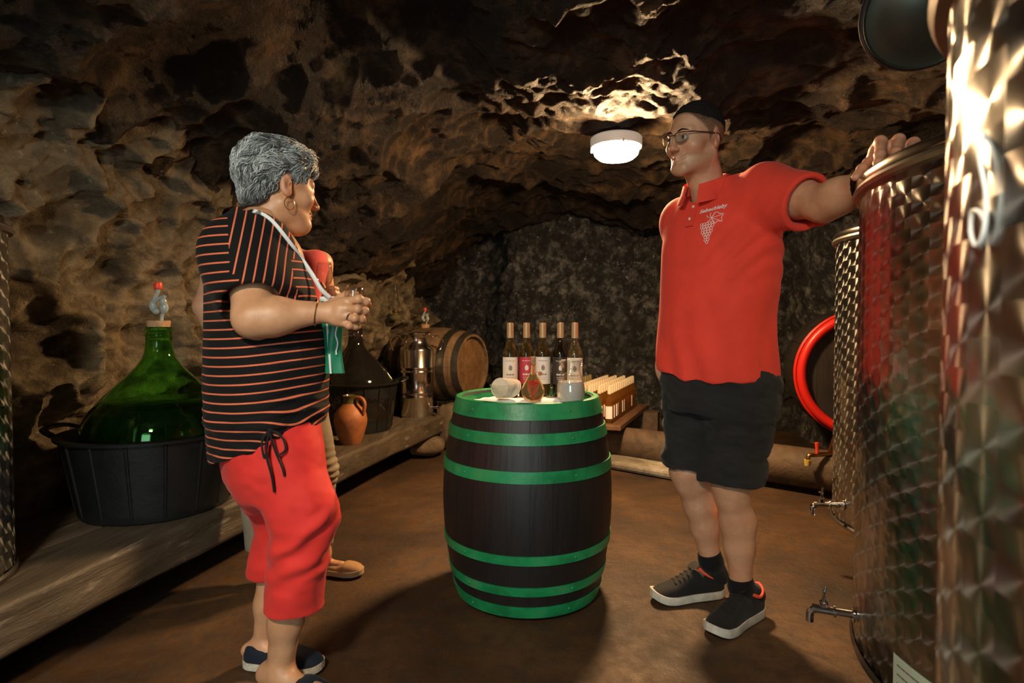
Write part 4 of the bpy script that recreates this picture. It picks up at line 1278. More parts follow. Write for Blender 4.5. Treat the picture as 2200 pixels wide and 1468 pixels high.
def skin_mat(name, col, col2, rough=0.45):
    t = NT(name); co = t.geo()
    n = t.noise(co, 18, 5, 0.65); n2 = t.noise(co, 140, 3, 0.6)
    c = t.ramp(n, [(0.35, col2), (0.65, col)])
    fl = t.n('ShaderNodeAttribute', attribute_name='flush', attribute_type='GEOMETRY')
    c = t.mix(fl.outputs['Fac'], c, (col[0]*0.80, col[1]*0.45, col[2]*0.48))
    st = t.n('ShaderNodeAttribute', attribute_name='stubble', attribute_type='GEOMETRY')
    sf = t.math('MULTIPLY', st.outputs['Fac'], t.ramp(t.noise(co, 420, 2, 0.6), [(0.35, 0.55), (0.6, 1.0)]))
    c = t.mix(sf, c, (0.020,0.013,0.009))
    p = t.principled(Base_Color=c, Roughness=rough)
    t.set(p, 'Subsurface Weight', 0.12); t.set(p, 'Subsurface Radius', (0.012, 0.004, 0.002)); t.set(p, 'Subsurface Scale', 0.6)
    t.t.links.new(t.bump(n2, 0.12, 0.003), p.inputs['Normal'])
    return t.m
def face_tint(hv, lips=0.9):
    """natural skin colour of the face: lips, cheeks, nose tip, ears"""
    x, y, z = np.abs(hv[:,0]), hv[:,1], hv[:,2]
    f = lips*np.exp(-((z+0.0715-0.10*x)/0.0085)**2)*smooth(0.029, 0.020, x)*(y < -0.075)
    f = np.maximum(f, 0.35*np.exp(-((x-0.045)/0.020)**2-((z+0.038)/0.018)**2)*(y < -0.03))
    f = np.maximum(f, 0.40*np.exp(-((x)/0.014)**2-((z+0.040)/0.012)**2)*(y < -0.09))
    f = np.maximum(f, 0.35*(x > 0.076)*(y > -0.01)*(np.abs(z) < 0.05))
    return f
def set_attr(o, name, val):
    a = o.data.attributes.new(name, 'FLOAT', 'POINT'); a.data.foreach_set('value', np.asarray(val, np.float32))
def cloth_mat(name, col, rough=0.85, var=0.18, weave=420, bump=0.2, sheen=0.08):
    t = NT(name); co = t.geo()
    n = t.noise(co, 9, 4, 0.6)
    c = t.ramp(n, [(0.3, tuple(k*(1-var) for k in col)), (0.7, tuple(min(1,k*(1+var)) for k in col))])
    p = t.principled(Base_Color=c, Roughness=rough)
    t.set(p, 'Specular IOR Level', 0.25); t.set(p, 'Sheen Weight', sheen)
    t.t.links.new(t.bump(t.noise(co, weave, 2, 0.5), bump, 0.002), p.inputs['Normal'])
    return t.m

def head_mesh(p=None, h=0.0022):
    """head in its own frame: eyes at z=0, faces -y; returns V, Q"""
    d = dict(jaw=1.0, nose=1.0, smile=1.0, neck=0.058, neckto=(0,0.055,-0.22), earz=0.0, cheek=1.0, sag=0.0, brow=1.0)
    d.update(p or {})
    F = Field((-0.115,-0.15,-0.26), (0.115,0.15,0.14), h)
    F.add(ell((0,0.018,0.032), (0.0765,0.098,0.090)), 0.02)
    F.add(ell((0,-0.036,-0.008), (0.0655,0.060,0.086)), 0.03)
    j = d['jaw']
    F.add(ell((0,-0.030,-0.074), (0.055*j,0.056,0.046)), 0.03)
    for s in (1,-1):
        F.add(cap((s*0.056*j,0.010,-0.060), (s*0.020,-0.078,-0.104), 0.017, 0.014), 0.03)
        F.add(ell((s*0.046,-0.060,-0.032), (0.023*d['cheek'],0.024,0.020)), 0.025)
        F.add(cap((s*0.012,-0.090,0.020), (s*0.046,-0.076,0.020), 0.0085*d['brow'], 0.007), 0.016)
    F.add(ell((0,-0.079,-0.107), (0.023,0.017,0.017)), 0.022)
    for s in (1,-1):
        F.sub(ell((s*0.032,-0.099,-0.003), (0.016,0.013,0.0105)), 0.012)
    n = d['nose']
    F.add(cap((0,-0.091,0.012), (0,-0.113*n,-0.034), 0.0075, 0.0095), 0.014)
    F.add(ell((0,-0.114*n,-0.038), (0.0098,0.0105,0.0088)), 0.010)
    for s in (1,-1): F.add(ell((s*0.0105,-0.104,-0.041), (0.0066,0.0095,0.0066)), 0.008)
    for s in (1,-1): F.sub(ell((s*0.0058,-0.110,-0.0485), (0.0033,0.0045,0.0045)), 0.003)
    sm = d['smile']
    for s in (1,-1):
        F.add(cap((0,-0.0970,-0.0660), (s*0.024,-0.0860,-0.066+0.004*sm), 0.0050, 0.0030), 0.012)
        F.add(cap((0,-0.0955,-0.0780), (s*0.021,-0.0860,-0.074+0.004*sm), 0.0058, 0.0030), 0.012)
        F.sub(cap((0,-0.1035,-0.0718), (s*0.016,-0.0965,-0.0716+0.0014*sm), 0.0022, 0.0021), 0.003)
        F.sub(cap((s*0.016,-0.0965,-0.0716+0.0014*sm), (s*0.031,-0.0830,-0.0700+0.0075*sm), 0.0021, 0.0020), 0.003)
    # eyelids around the eyeballs
    for s in (1,-1):
        F.add(ell((s*0.0315,-0.0805,-0.001), (0.0150,0.0125,0.0120)), 0.006)
        F.sub(ell((s*0.0315,-0.0945,-0.0035), (0.0115,0.0060,0.0040)), 0.003)
    # ears
    for s in (1,-1):
        M = rotz(s*0.35)
        ez = d['earz']
        F.add(ell((s*0.0805,0.016,-0.010+ez), (0.0060,0.0180,0.0305), M), 0.010)
        F.add(ell((s*0.0785,0.008,-0.033+ez), (0.0060,0.0100,0.0110), M), 0.006)
        F.sub(ell((s*0.0875,0.010,-0.008+ez), (0.0065,0.0090,0.0165), M), 0.006)
        F.sub(ell((s*0.0875,0.020,0.006+ez), (0.0040,0.0050,0.0120), M), 0.004)
    nt = np.array(d['neckto'])
    F.add(cap((0,0.022,-0.075), nt, d['neck'], d['neck']*1.05), 0.035)
    if d['sag'] > 0:
        F.add(ell((0,-0.045,-0.118), (0.036,0.034,0.022*d['sag'])), 0.03)
    V, Q = F.mesh()
    return relax(V, Q, 1, 0.4), Q
# ------------------------------------------------------------------ the man in the red polo shirt
SKIN_M = skin_mat('fair_skin', (0.63,0.345,0.21), (0.53,0.26,0.15))
M_POLO = cloth_mat('red_pique', (0.80,0.060,0.035), 0.8, 0.10, 520, 0.25)
M_SHORTS = cloth_mat('charcoal_cotton', (0.019,0.0185,0.018), 0.9, 0.3, 420, 0.3)
M_SHOE = cloth_mat('black_mesh_fabric', (0.014,0.013,0.013), 0.75, 0.4, 600, 0.5)
M_SOLE = simple('off_white_rubber', (0.62,0.58,0.50), 0.55, var=0.2, vscale=30)
M_CORAL = simple('coral_lining', (0.85,0.10,0.05), 0.7)
M_SOCK = cloth_mat('black_sock', (0.006,0.006,0.007), 0.9)
M_HAIRB = cloth_mat('short_dark_hair', (0.012,0.008,0.006), 0.8, 0.4, 700, 1.0, 0.0)
EYE_W = simple('eye_white', (0.75,0.70,0.66), 0.15); EYE_I = simple('eye_iris', (0.10,0.07,0.05), 0.15)

mp = Person((0.745, 2.10), -50)
man = empty('person', tuple(mp.loc), 0, 'man in a red polo shirt and dark shorts leaning on the steel tank', 'person')
S_L = mp.L((0.855,1.965,1.500)); E_L = mp.P(1770,438,1.735); W_L = mp.P(1856,394,1.590)
idx_m = mp.P(1910,318,1.52)
S_R = np.array([-0.165,0.035,1.455]); E_R = np.array([-0.225,0.215,1.20]); W_R = np.array([-0.245,0.02,0.95])
HC = mp.P(1494,298,2.045)               # head centre at eye level
HA = -59 - (-50)                        # head turn relative to the body
HR = rotz(R(HA)) @ np.array(Matrix.Rotation(R(7), 3, 'X')) @ np.array(Matrix.Rotation(R(4), 3, 'Y'))
def man_head(V): return np.asarray(V)*1.0 @ HR.T + HC
hipR = np.array([-0.10,0.02,0.88]); hipL = np.array([0.10,0.0,0.88])
kneeR = mp.P(1478,1012,2.17); ankR = mp.P(1527,1205,2.20); heelR = mp.P(1548,1262,2.245); toeR = mp.P(1405,1285,2.19)
kneeL = mp.P(1570,1040,2.06); ankL = mp.P(1592,1262,2.06); heelL = mp.P(1628,1318,2.10); toeL = mp.P(1508,1386,1.905)

F = Field((-0.50,-0.50,0.02), (0.50,0.50,1.66), 0.0052)
F.add(loft([(0.80,0,0,0.165,0.115),(0.95,0,0,0.175,0.12),(1.1,0,0,0.17,0.115),(1.3,0,0,0.185,0.12),(1.42,0,0,0.16,0.10),(1.48,0,0.0,0.10,0.07)]), 0.03)
F.add(cap((0,0.0,1.44), HC+HR@np.array([0,0.04,-0.15]), 0.056, 0.046), 0.04)
# left arm on the tank
F.add(cap((0.12,0,1.45), S_L, 0.075, 0.068), 0.04)
mid = S_L*0.45+E_L*0.55
F.add(cap(S_L, mid, 0.066, 0.060), 0.03); F.add(cap(mid, E_L, 0.060, 0.050), 0.03)
fm = E_L*0.62+W_L*0.38
F.add(cap(E_L, fm, 0.050, 0.049), 0.03); F.add(cap(fm, W_L, 0.049, 0.034), 0.03)
pmid = (idx_m+W_L)/2
F.add(cap(W_L, pmid, 0.035, 0.026), 0.02)
# right arm, hand in pocket
F.add(cap((-0.12,0,1.42), S_R, 0.07, 0.065), 0.04); F.add(cap(S_R, E_R, 0.06, 0.047), 0.03); F.add(cap(E_R, W_R, 0.046, 0.032), 0.03)
F.add(ell(W_R+np.array([0.01,-0.02,-0.06]), (0.022,0.045,0.06)), 0.03)
def leg(F, hip, knee, ank, side):
    F.add(cap(hip, knee, 0.088, 0.060), 0.05)
    v = ank-knee
    back = np.array([0,0.022,0])
    F.add(cap(knee, knee+v*0.12, 0.060, 0.055), 0.03)
    F.add(ell(knee+np.array([0,-0.022,0.005]), (0.040,0.034,0.045)), 0.04)
    F.add(cap(knee+v*0.15, knee+v*0.38+back, 0.052, 0.059), 0.03)
    F.add(cap(knee+v*0.38+back, knee+v*0.62+back*0.7, 0.059, 0.050), 0.03)
    F.add(cap(knee+v*0.62+back*0.7, ank, 0.048, 0.037), 0.03)
leg(F, hipR, kneeR, ankR, -1); leg(F, hipL, kneeL, ankL, 1)
body = F.mesh()
hv, hq = head_mesh(dict(jaw=0.99, smile=1.3, neck=0.060, neckto=(0,0.070,-0.21)))
head = (man_head(hv), hq)

# left hand gripping the lid edge
def hand(fingers, palm, wrist, h=0.0021, pr=(0.017,0.015), wr=0.030):
    """fingers: list of (points, radii); palm: list of MCP points"""
    allp = np.concatenate([np.array(f[0]) for f in fingers]+[np.array(palm), np.array([wrist])])
    H = Field(allp.min(0)-0.05, allp.max(0)+0.05, h)
    wrist = np.array(wrist)
    pm = np.array(palm)
    for m in pm: H.add(cap(wrist*0.85+m*0.15, m, wr*0.62, pr[1]), 0.016)
    for a, b in zip(pm[:-1], pm[1:]): H.add(cap(a*0.8+wrist*0.2, b*0.8+wrist*0.2, pr[0]*0.9), 0.012)
    for pts, rad in fingers:
        pts = [np.array(q) for q in pts]
        for i in range(len(pts)-1):
            H.add(cap(pts[i], pts[i+1], rad[i], rad[i+1]), 0.006)
            if i > 0: H.add(ell(pts[i], (rad[i]*1.06,)*3), 0.004)
    V, Q = H.mesh()
    return relax(V, Q, 1, 0.4), Q
fr = [0.0132,0.0118,0.0106,0.0092]
P_ = mp.P
idx = ([P_(1892,304,1.500), P_(1890,333,1.455), P_(1887,351,1.437), P_(1885,364,1.432)], fr)
midf = ([P_(1931,300,1.490), P_(1925,328,1.440), P_(1921,345,1.420), P_(1918,356,1.412)], fr)
rng_ = ([P_(1963,307,1.490), P_(1957,330,1.430), P_(1953,343,1.410), P_(1950,352,1.402)], [0.0122,0.0110,0.0098,0.0086])
pky = ([P_(1984,322,1.500), P_(1980,338,1.445), P_(1977,347,1.425), P_(1975,353,1.415)], [0.0105,0.0094,0.0084,0.0074])
thb = ([P_(1880,358,1.545), P_(1866,350,1.512), P_(1852,363,1.486), P_(1838,381,1.474)], [0.0145,0.0130,0.0118,0.0098])
handL = hand([idx, midf, rng_, pky, thb], [idx[0][0], midf[0][0], rng_[0][0], pky[0][0]], W_L, pr=(0.018,0.0150), wr=0.036)
V, Q = join([body, head, handL])
bo = fast_mesh('body', mp.out(V), Q, SKIN_M, man)
nb, nh = len(body[0]), len(hv)
fl_ = np.zeros(len(V)); fl_[nb:nb+nh] = face_tint(hv, 0.55)
fl_[nb+nh:] = 0.25
sb_ = np.zeros(len(V))
zmin_ = np.interp(hv[:,1], [-0.12,-0.085,-0.066,-0.052,-0.036,-0.020,-0.006,0.010,0.028,0.045,0.10], [0.080,0.077,0.070,0.046,0.026,0.010,-0.022,0.022,0.020,-0.030,-0.070])
up_ = (np.abs(hv[:,0]) < 0.0775) | (hv[:,2] > 0.022) | (hv[:,1] > 0.035)
sb_[nb:nb+nh] = smooth(-0.006, 0.014, hv[:,2]-zmin_)*(0.80+0.2*smooth(0.03, 0.06, hv[:,2]))*up_
jawm = 0.18*smooth(-0.045, -0.065, hv[:,2])*(hv[:,1] < 0.0)*(hv[:,2] > -0.125)
sb_[nb:nb+nh] = np.maximum(sb_[nb:nb+nh], jawm*(1-np.clip(fl_[nb:nb+nh]*2,0,1)))
set_attr(bo, 'flush', fl_); set_attr(bo, 'stubble', sb_)

# eyes
for s in (1,-1):
    g = Geo(); g.ellipsoid((0,0,0), (0.0118,)*3, None, 10, 14); g.v[0] = mp.out(man_head(g.v[0]+np.array([s*0.0315,-0.0815,-0.003])))
    ey = g.build('eyeball', EYE_W, man, world=True)
    g = Geo(); g.ellipsoid((0,0,0), (0.0056,0.002,0.0056), None, 8, 12); g.v[0] = mp.out(man_head(g.v[0]+np.array([s*0.0315-0.003,-0.0925,-0.003])))
    g.build('iris', EYE_I, ey, world=True)
# eyebrows
for s in (1,-1):
    g = Geo(); pts = bez([(s*0.013,-0.1005,0.016),(s*0.030,-0.0975,0.0215),(s*0.048,-0.0840,0.0165)], 10)
    g.tube(pts, [0.0025,0.0034,0.0038,0.004,0.004,0.0038,0.0034,0.003,0.0024,0.0012], 8, flat=0.6)
    g.v[0] = mp.out(man_head(g.v[0])); g.build('eyebrow', M_HAIRB, man, world=True)
# cropped hair
H = Field((-0.10,-0.12,-0.12), (0.10,0.14,0.15), 0.0028)
H.add(ell((0,0.018,0.033), (0.0785,0.1000,0.0945)), 0.01); H.add(ell((0,-0.030,0.020), (0.0660,0.0565,0.078)), 0.03)
def hairline(X, Y, Z):
    zmin = np.interp(Y.ravel(), [-0.12,-0.085,-0.066,-0.050,-0.030,0.0,0.04,0.07,0.10], [0.086,0.084,0.080,0.070,0.060,0.052,0.040,0.026,0.015]).reshape(Y.shape)
    return (zmin-Z) + 0*X
H.cut(hairline)
V, Q = H.mesh(); V = relax(V, Q, 1)
N = nrm_of(V, Q); V = V+N*(fbm(V, 190, 2, 0.6, 3)*0.0030-0.0004)[:,None]
fast_mesh('hair', mp.out(man_head(V)), Q, M_HAIRB, man)

# glasses
gl = None
g = Geo()
for s in (1,-1):
    top = bez([(s*0.008,-0.1115,0.004),(s*0.018,-0.1120,0.009),(s*0.036,-0.1080,0.010),(s*0.054,-0.0990,0.008)], 14)
    g.tube(top, 0.0017, 6)
    bot = bez([(s*0.054,-0.0990,0.008),(s*0.055,-0.0990,-0.006),(s*0.046,-0.104,-0.019),(s*0.030,-0.110,-0.022),(s*0.014,-0.1125,-0.016),(s*0.008,-0.1115,0.004)], 24)
    g.tube(bot, 0.0007, 5)
    g.tube(bez([(s*0.054,-0.0990,0.008),(s*0.064,-0.088,0.008),(s*0.074,-0.050,0.006),(s*0.0805,0.0,0.004),(s*0.083,0.020,0.0),(s*0.082,0.034,-0.020)], 24), 0.0019, 6)
g.tube(bez([(0.008,-0.1115,0.004),(0,-0.1145,0.006),(-0.008,-0.1115,0.004)], 8), 0.0015, 6)
M_FRAME = simple('dark_spectacle_frame', (0.03,0.015,0.012), 0.3)
g.v = [mp.out(man_head(v)) for v in g.v]
gl = g.build('spectacles', M_FRAME, man, world=True)
t = NT('spectacle_lens'); t.principled(Base_Color=(1,1,1), Roughness=0.0, IOR=1.06, Transmission_Weight=1.0); M_LENS = t.m
for s in (1,-1):
    ring = np.concatenate([bez([(s*0.008,-0.1115,0.004),(s*0.018,-0.1120,0.009),(s*0.036,-0.1080,0.010),(s*0.054,-0.0990,0.008)], 14)[:-1], bez([(s*0.054,-0.0990,0.008),(s*0.055,-0.0990,-0.006),(s*0.046,-0.104,-0.019),(s*0.030,-0.110,-0.022),(s*0.014,-0.1125,-0.016),(s*0.008,-0.1115,0.004)], 24)[:-1]])
    m = len(ring); c = ring.mean(0)
    v = np.concatenate([ring, ring+np.array([0,0.0012,0]), [c, c+np.array([0,0.0012,0])]])
    f = [(i,(i+1)%m,2*m) for i in range(m)] + [(m+(i+1)%m,m+i,2*m+1) for i in range(m)] + [((i+1)%m,i,m+i,m+(i+1)%m) for i in range(m)]
    g = Geo(); g.add(mp.out(man_head(v)), f); g.build('lens', M_LENS, gl, smooth=False, world=True)

# polo shirt
def cloth_noise(V, N, amp, sc, seed, zs=(1,1,1)):
    return V + N*(fbm(V*np.array(zs), sc, 3, 0.5, seed)*amp)[:,None]
F = Field((-0.46,-0.46,0.76), (0.50,0.46,1.68), 0.0046)
F.add(loft([(0.78,-0.008,0.0,0.216,0.166),(0.86,-0.008,0.0,0.216,0.166),(0.95,-0.008,-0.004,0.213,0.166),(1.08,-0.006,-0.006,0.206,0.158),(1.22,0,-0.004,0.212,0.158),(1.34,0.0,0.0,0.214,0.150),(1.42,0.0,0.005,0.205,0.132),(1.47,0.0,0.010,0.172,0.110),(1.52,-0.01,0.012,0.115,0.088),(1.565,-0.012,0.012,0.085,0.075)], 2.3), 0.02)
F.add(cap((0.08,0.01,1.475), S_L+np.array([0,0,0.01]), 0.078, 0.076), 0.06)
end = S_L*0.24+E_L*0.76
F.add(cap(S_L+np.array([0,0,0.005]), end+ (E_L-S_L)*0.10, 0.080, 0.076), 0.05)
F.add(cap(S_L+np.array([0.0,-0.02,-0.035]), end+np.array([0,0,-0.014]), 0.080, 0.072), 0.05)
F.add(cap((-0.10,0.01,1.43), S_R+np.array([0,0,-0.01]), 0.080, 0.085), 0.06)
rend = S_R*0.35+E_R*0.65
F.add(cap(S_R, rend, 0.085, 0.075), 0.04)
ax = (E_L-S_L)/np.linalg.norm(E_L-S_L); axr = (E_R-S_R)/np.linalg.norm(E_R-S_R)
F.cut(lambda X,Y,Z: np.minimum((X-end[0])*ax[0]+(Y-end[1])*ax[1]+(Z-end[2])*ax[2], np.where((X > 0.12) & (Z > 1.2) & (Y < -0.02), 1.0, -1.0)))
# hem line, neck hole, sleeve openings
def hemz(X): return np.interp(X.ravel(), [-0.25,-0.16,-0.05,0.10,0.22], [0.930,0.892,0.862,0.855,0.868]).reshape(X.shape)
F.cut(lambda X,Y,Z: hemz(X)-Z+0*Y)
nk = HC+HR@np.array([0,0.055,-0.17])
F.sub(cap(np.array([nk[0],nk[1],1.515]), HC+HR@np.array([0,0.03,-0.10]), 0.058, 0.070), 0.006)
F.sub(cap(end-ax*0.05+np.array([0,0,-0.006]), end+ax*0.06+np.array([0,0,-0.006]), 0.069, 0.078), 0.004)
F.sub(loft([(0.70,-0.008,0,0.205,0.155),(0.93,-0.008,-0.003,0.201,0.153)], 2.3), 0.004)
V, Q = F.mesh(); V = relax(V, Q, 2)
N = nrm_of(V, Q)
# drapery: soft vertical folds low down, pull lines under the raised arm
zf = smooth(1.25, 0.9, V[:,2])
ang = np.arctan2(V[:,1], V[:,0])
V = V + N*((np.sin(ang*9+V[:,2]*7+fbm(V,4,2,0.5,5)*3)*0.0045*zf + fbm(V*np.array([1,1,0.45]), 7, 3, 0.5, 6)*0.010*(0.4+zf))[:,None])
up = np.exp(-((V[:,0]-0.17)**2+(V[:,2]-1.30)**2)/0.012)
V = V + N*((np.sin((V[:,2]*0.75-V[:,0]*0.9)*120)*0.0035*up)[:,None])
polo = fast_mesh('polo_shirt', mp.out(V), Q, M_POLO, man)
poloV, poloQ = V.copy(), Q
BV = BVHTree.FromPolygons([tuple(v) for v in V], [tuple(int(i) for i in q) for q in Q])
# collar: stands around the neck and folds down onto the shirt
g = Geo(); P = []
cc = np.array([nk[0]-0.008, nk[1]-0.004, 0.0])
def top_of(x, y):
    hit = BV.ray_cast(Vector((x, y, 1.75)), Vector((0, 0, -1)), 0.6)
    return hit[0][2] if hit[0] is not None else 1.45
for k in range(41):
    a = -PI/2 + 0.30 + (2*PI-0.60)*k/40
    fr_ = 0.5-0.5*math.sin(a)        # 1 at the front
    c_, s_ = math.cos(a), math.sin(a)
    ri, ro = 0.066, 0.086+0.012*fr_**2
    zt = 1.598-0.062*fr_
    xo, yo = cc[0]+ro*c_, cc[1]+ro*s_
    zb_ = max(top_of(xo, yo)+0.007, zt-0.060)
    xm, ym = cc[0]+(ri*0.45+ro*0.55)*c_, cc[1]+(ri*0.45+ro*0.55)*s_
    zm = max(top_of(xm, ym)+0.010, 0.5*(zt+zb_)+0.004)
    P.append([(cc[0]+ri*c_, cc[1]+ri*s_, zt-0.03), (cc[0]+ri*c_, cc[1]+ri*s_, zt), (cc[0]+(ri+0.007)*c_, cc[1]+(ri+0.007)*s_, zt+0.005), (xm, ym, zm), (xo, yo, zb_), (xo-0.002*c_, yo-0.002*s_, zb_-0.005), (xm-0.003*c_, ym-0.003*s_, zm-0.006)])
g.grid(np.array(P), closed_v=True); g.v[0] = mp.out(g.v[0])
g.build('collar', M_POLO, polo, sharp=60, world=True)
# things printed on or sewn to the chest follow its surface
def on_chest(x, z, off=0.0015):
    hit = BV.ray_cast(Vector((x, -0.6, z)), Vector((0, 1, 0)), 1.0)
    if hit[0] is None: return np.array([x, -0.16, z])
    return np.array(hit[0]) + np.array(hit[1])*off
g = Geo()
PLX = nk[0]*0.5-0.024
zz_ = np.linspace(1.55, 1.395, 12)
P = np.array([[on_chest(PLX+x, z, o) for x, o in ((-0.017,0.000),(-0.016,0.006),(0.0,0.0065),(0.016,0.006),(0.017,0.0))] for z in zz_])
g.grid(P); g.v[0] = mp.out(g.v[0]); g.build('placket', M_POLO, polo, world=True)
M_BTN = simple('pale_button', (0.75,0.55,0.45), 0.3)
for z in (1.512,1.465,1.420):
    g = Geo(); q = on_chest(PLX, z, 0.009); g.ellipsoid((0,0,0), (0.0055,0.0025,0.0055), None, 6, 12); g.v[0] = mp.out(g.v[0]+q); g.build('button', M_BTN, polo, world=True)
# white lettering and grape emblem on the left breast
M_PRINT = simple('white_print', (0.85,0.80,0.78), 0.6)
cu = bpy.data.curves.new('lettering', 'FONT'); cu.body = 'Sebechleby'; cu.size = 0.0195; cu.shear = 0.25; cu.space_character = 1.08; cu.offset = 0.0005
cu.align_x = 'CENTER'; to = bpy.data.objects.new('tmp_text', cu); COL.objects.link(to)
dg = bpy.context.evaluated_depsgraph_get(); me = bpy.data.meshes.new_from_object(to.evaluated_get(dg))
tv = np.array([v.co[:] for v in me.vertices]); tf = [tuple(p.vertices) for p in me.polygons]
bpy.data.objects.remove(to); bpy.data.meshes.remove(me)
LX, LZ = 0.040, 1.443
rot = R(7)
def place2(u, v): return on_chest(LX + u*math.cos(rot) - v*math.sin(rot), LZ + u*math.sin(rot) + v*math.cos(rot))
g = Geo(); g.add([mp.out(place2(a, b)) for a, b, _ in tv], tf); g.build('lettering', M_PRINT, polo, smooth=False, world=True)
g = Geo()
def line2(pts, w=0.0011):
    g.tube([mp.out(place2(u, v)) for u, v in pts], w, 5)
rows_ = [(-0.045,5),(-0.0545,5),(-0.064,4),(-0.0735,4),(-0.083,3),(-0.0925,2),(-0.102,2),(-0.111,1)]
for (v, n) in rows_:
    for k in range(n):
        u = -0.014+(k-(n-1)/2)*0.0098 - (v+0.045)*0.02
        line2([(u+0.0047*math.cos(a), v+0.0050*math.sin(a)) for a in np.linspace(0, 2*PI, 11)], 0.0009)
leaf = [(0.0,-0.028),(0.010,-0.010),(0.022,-0.012),(0.024,-0.018),(0.040,-0.022),(0.034,-0.034),(0.038,-0.048),(0.022,-0.044),(0.010,-0.052),(0.006,-0.040),(0.0,-0.028)]
line2(leaf, 0.0012); line2([(0,-0.028),(0.036,-0.024)], 0.0008); line2([(0,-0.028),(0.034,-0.046)], 0.0008); line2([(0,-0.028),(0.012,-0.048)], 0.0008)
line2([(0,-0.028),(-0.006,-0.016),(-0.004,-0.008)], 0.0011); line2([(-0.002,-0.024),(-0.014,-0.022),(-0.018,-0.014)], 0.0009)
line2([(-0.014,-0.040),(-0.006,-0.034),(0,-0.028)], 0.0009)
tag(g.build('grape_emblem', M_PRINT, polo, world=True), kind='stuff')

# shorts
F = Field((-0.34,-0.40,0.40), (0.36,0.34,0.98), 0.005)
F.add(loft([(0.74,-0.004,0,0.200,0.150),(0.84,-0.006,0,0.201,0.152),(0.94,-0.006,0,0.196,0.146)], 2.3), 0.02)
dR = kneeR-hipR; dL = kneeL-hipL
F.add(cap(hipR+np.array([0,0,-0.05]), hipR+dR*0.95, 0.115, 0.098), 0.05)
F.add(cap(hipL+np.array([0,0,-0.05]), hipL+dL*0.98, 0.115, 0.112), 0.05)
F.cut(lambda X,Y,Z: np.where(X < 0.5*(kneeR[0]+kneeL[0]) , 0.525-Z, 0.497-Z)+0*Y)
for hp, d_, f in ((hipR, dR, 0.95), (hipL, dL, 0.98)):
    F.sub(cap(hp+d_*0.75, hp+d_*1.1, 0.086, 0.092 if f < 0.96 else 0.102), 0.004)
V, Q = F.mesh(); V = relax(V, Q, 2); N = nrm_of(V, Q)
V = V + N*((fbm(V*np.array([1,1,2.2]), 8, 3, 0.5, 16)*0.016 + np.abs(fbm(V*np.array([1,1,3.0]), 14, 2, 0.5, 18))*-0.007)[:,None])
sh = fast_mesh('shorts', mp.out(V), Q, M_SHORTS, man)
BS = BVHTree.FromPolygons([tuple(v) for v in V], [tuple(int(i) for i in q) for q in Q])

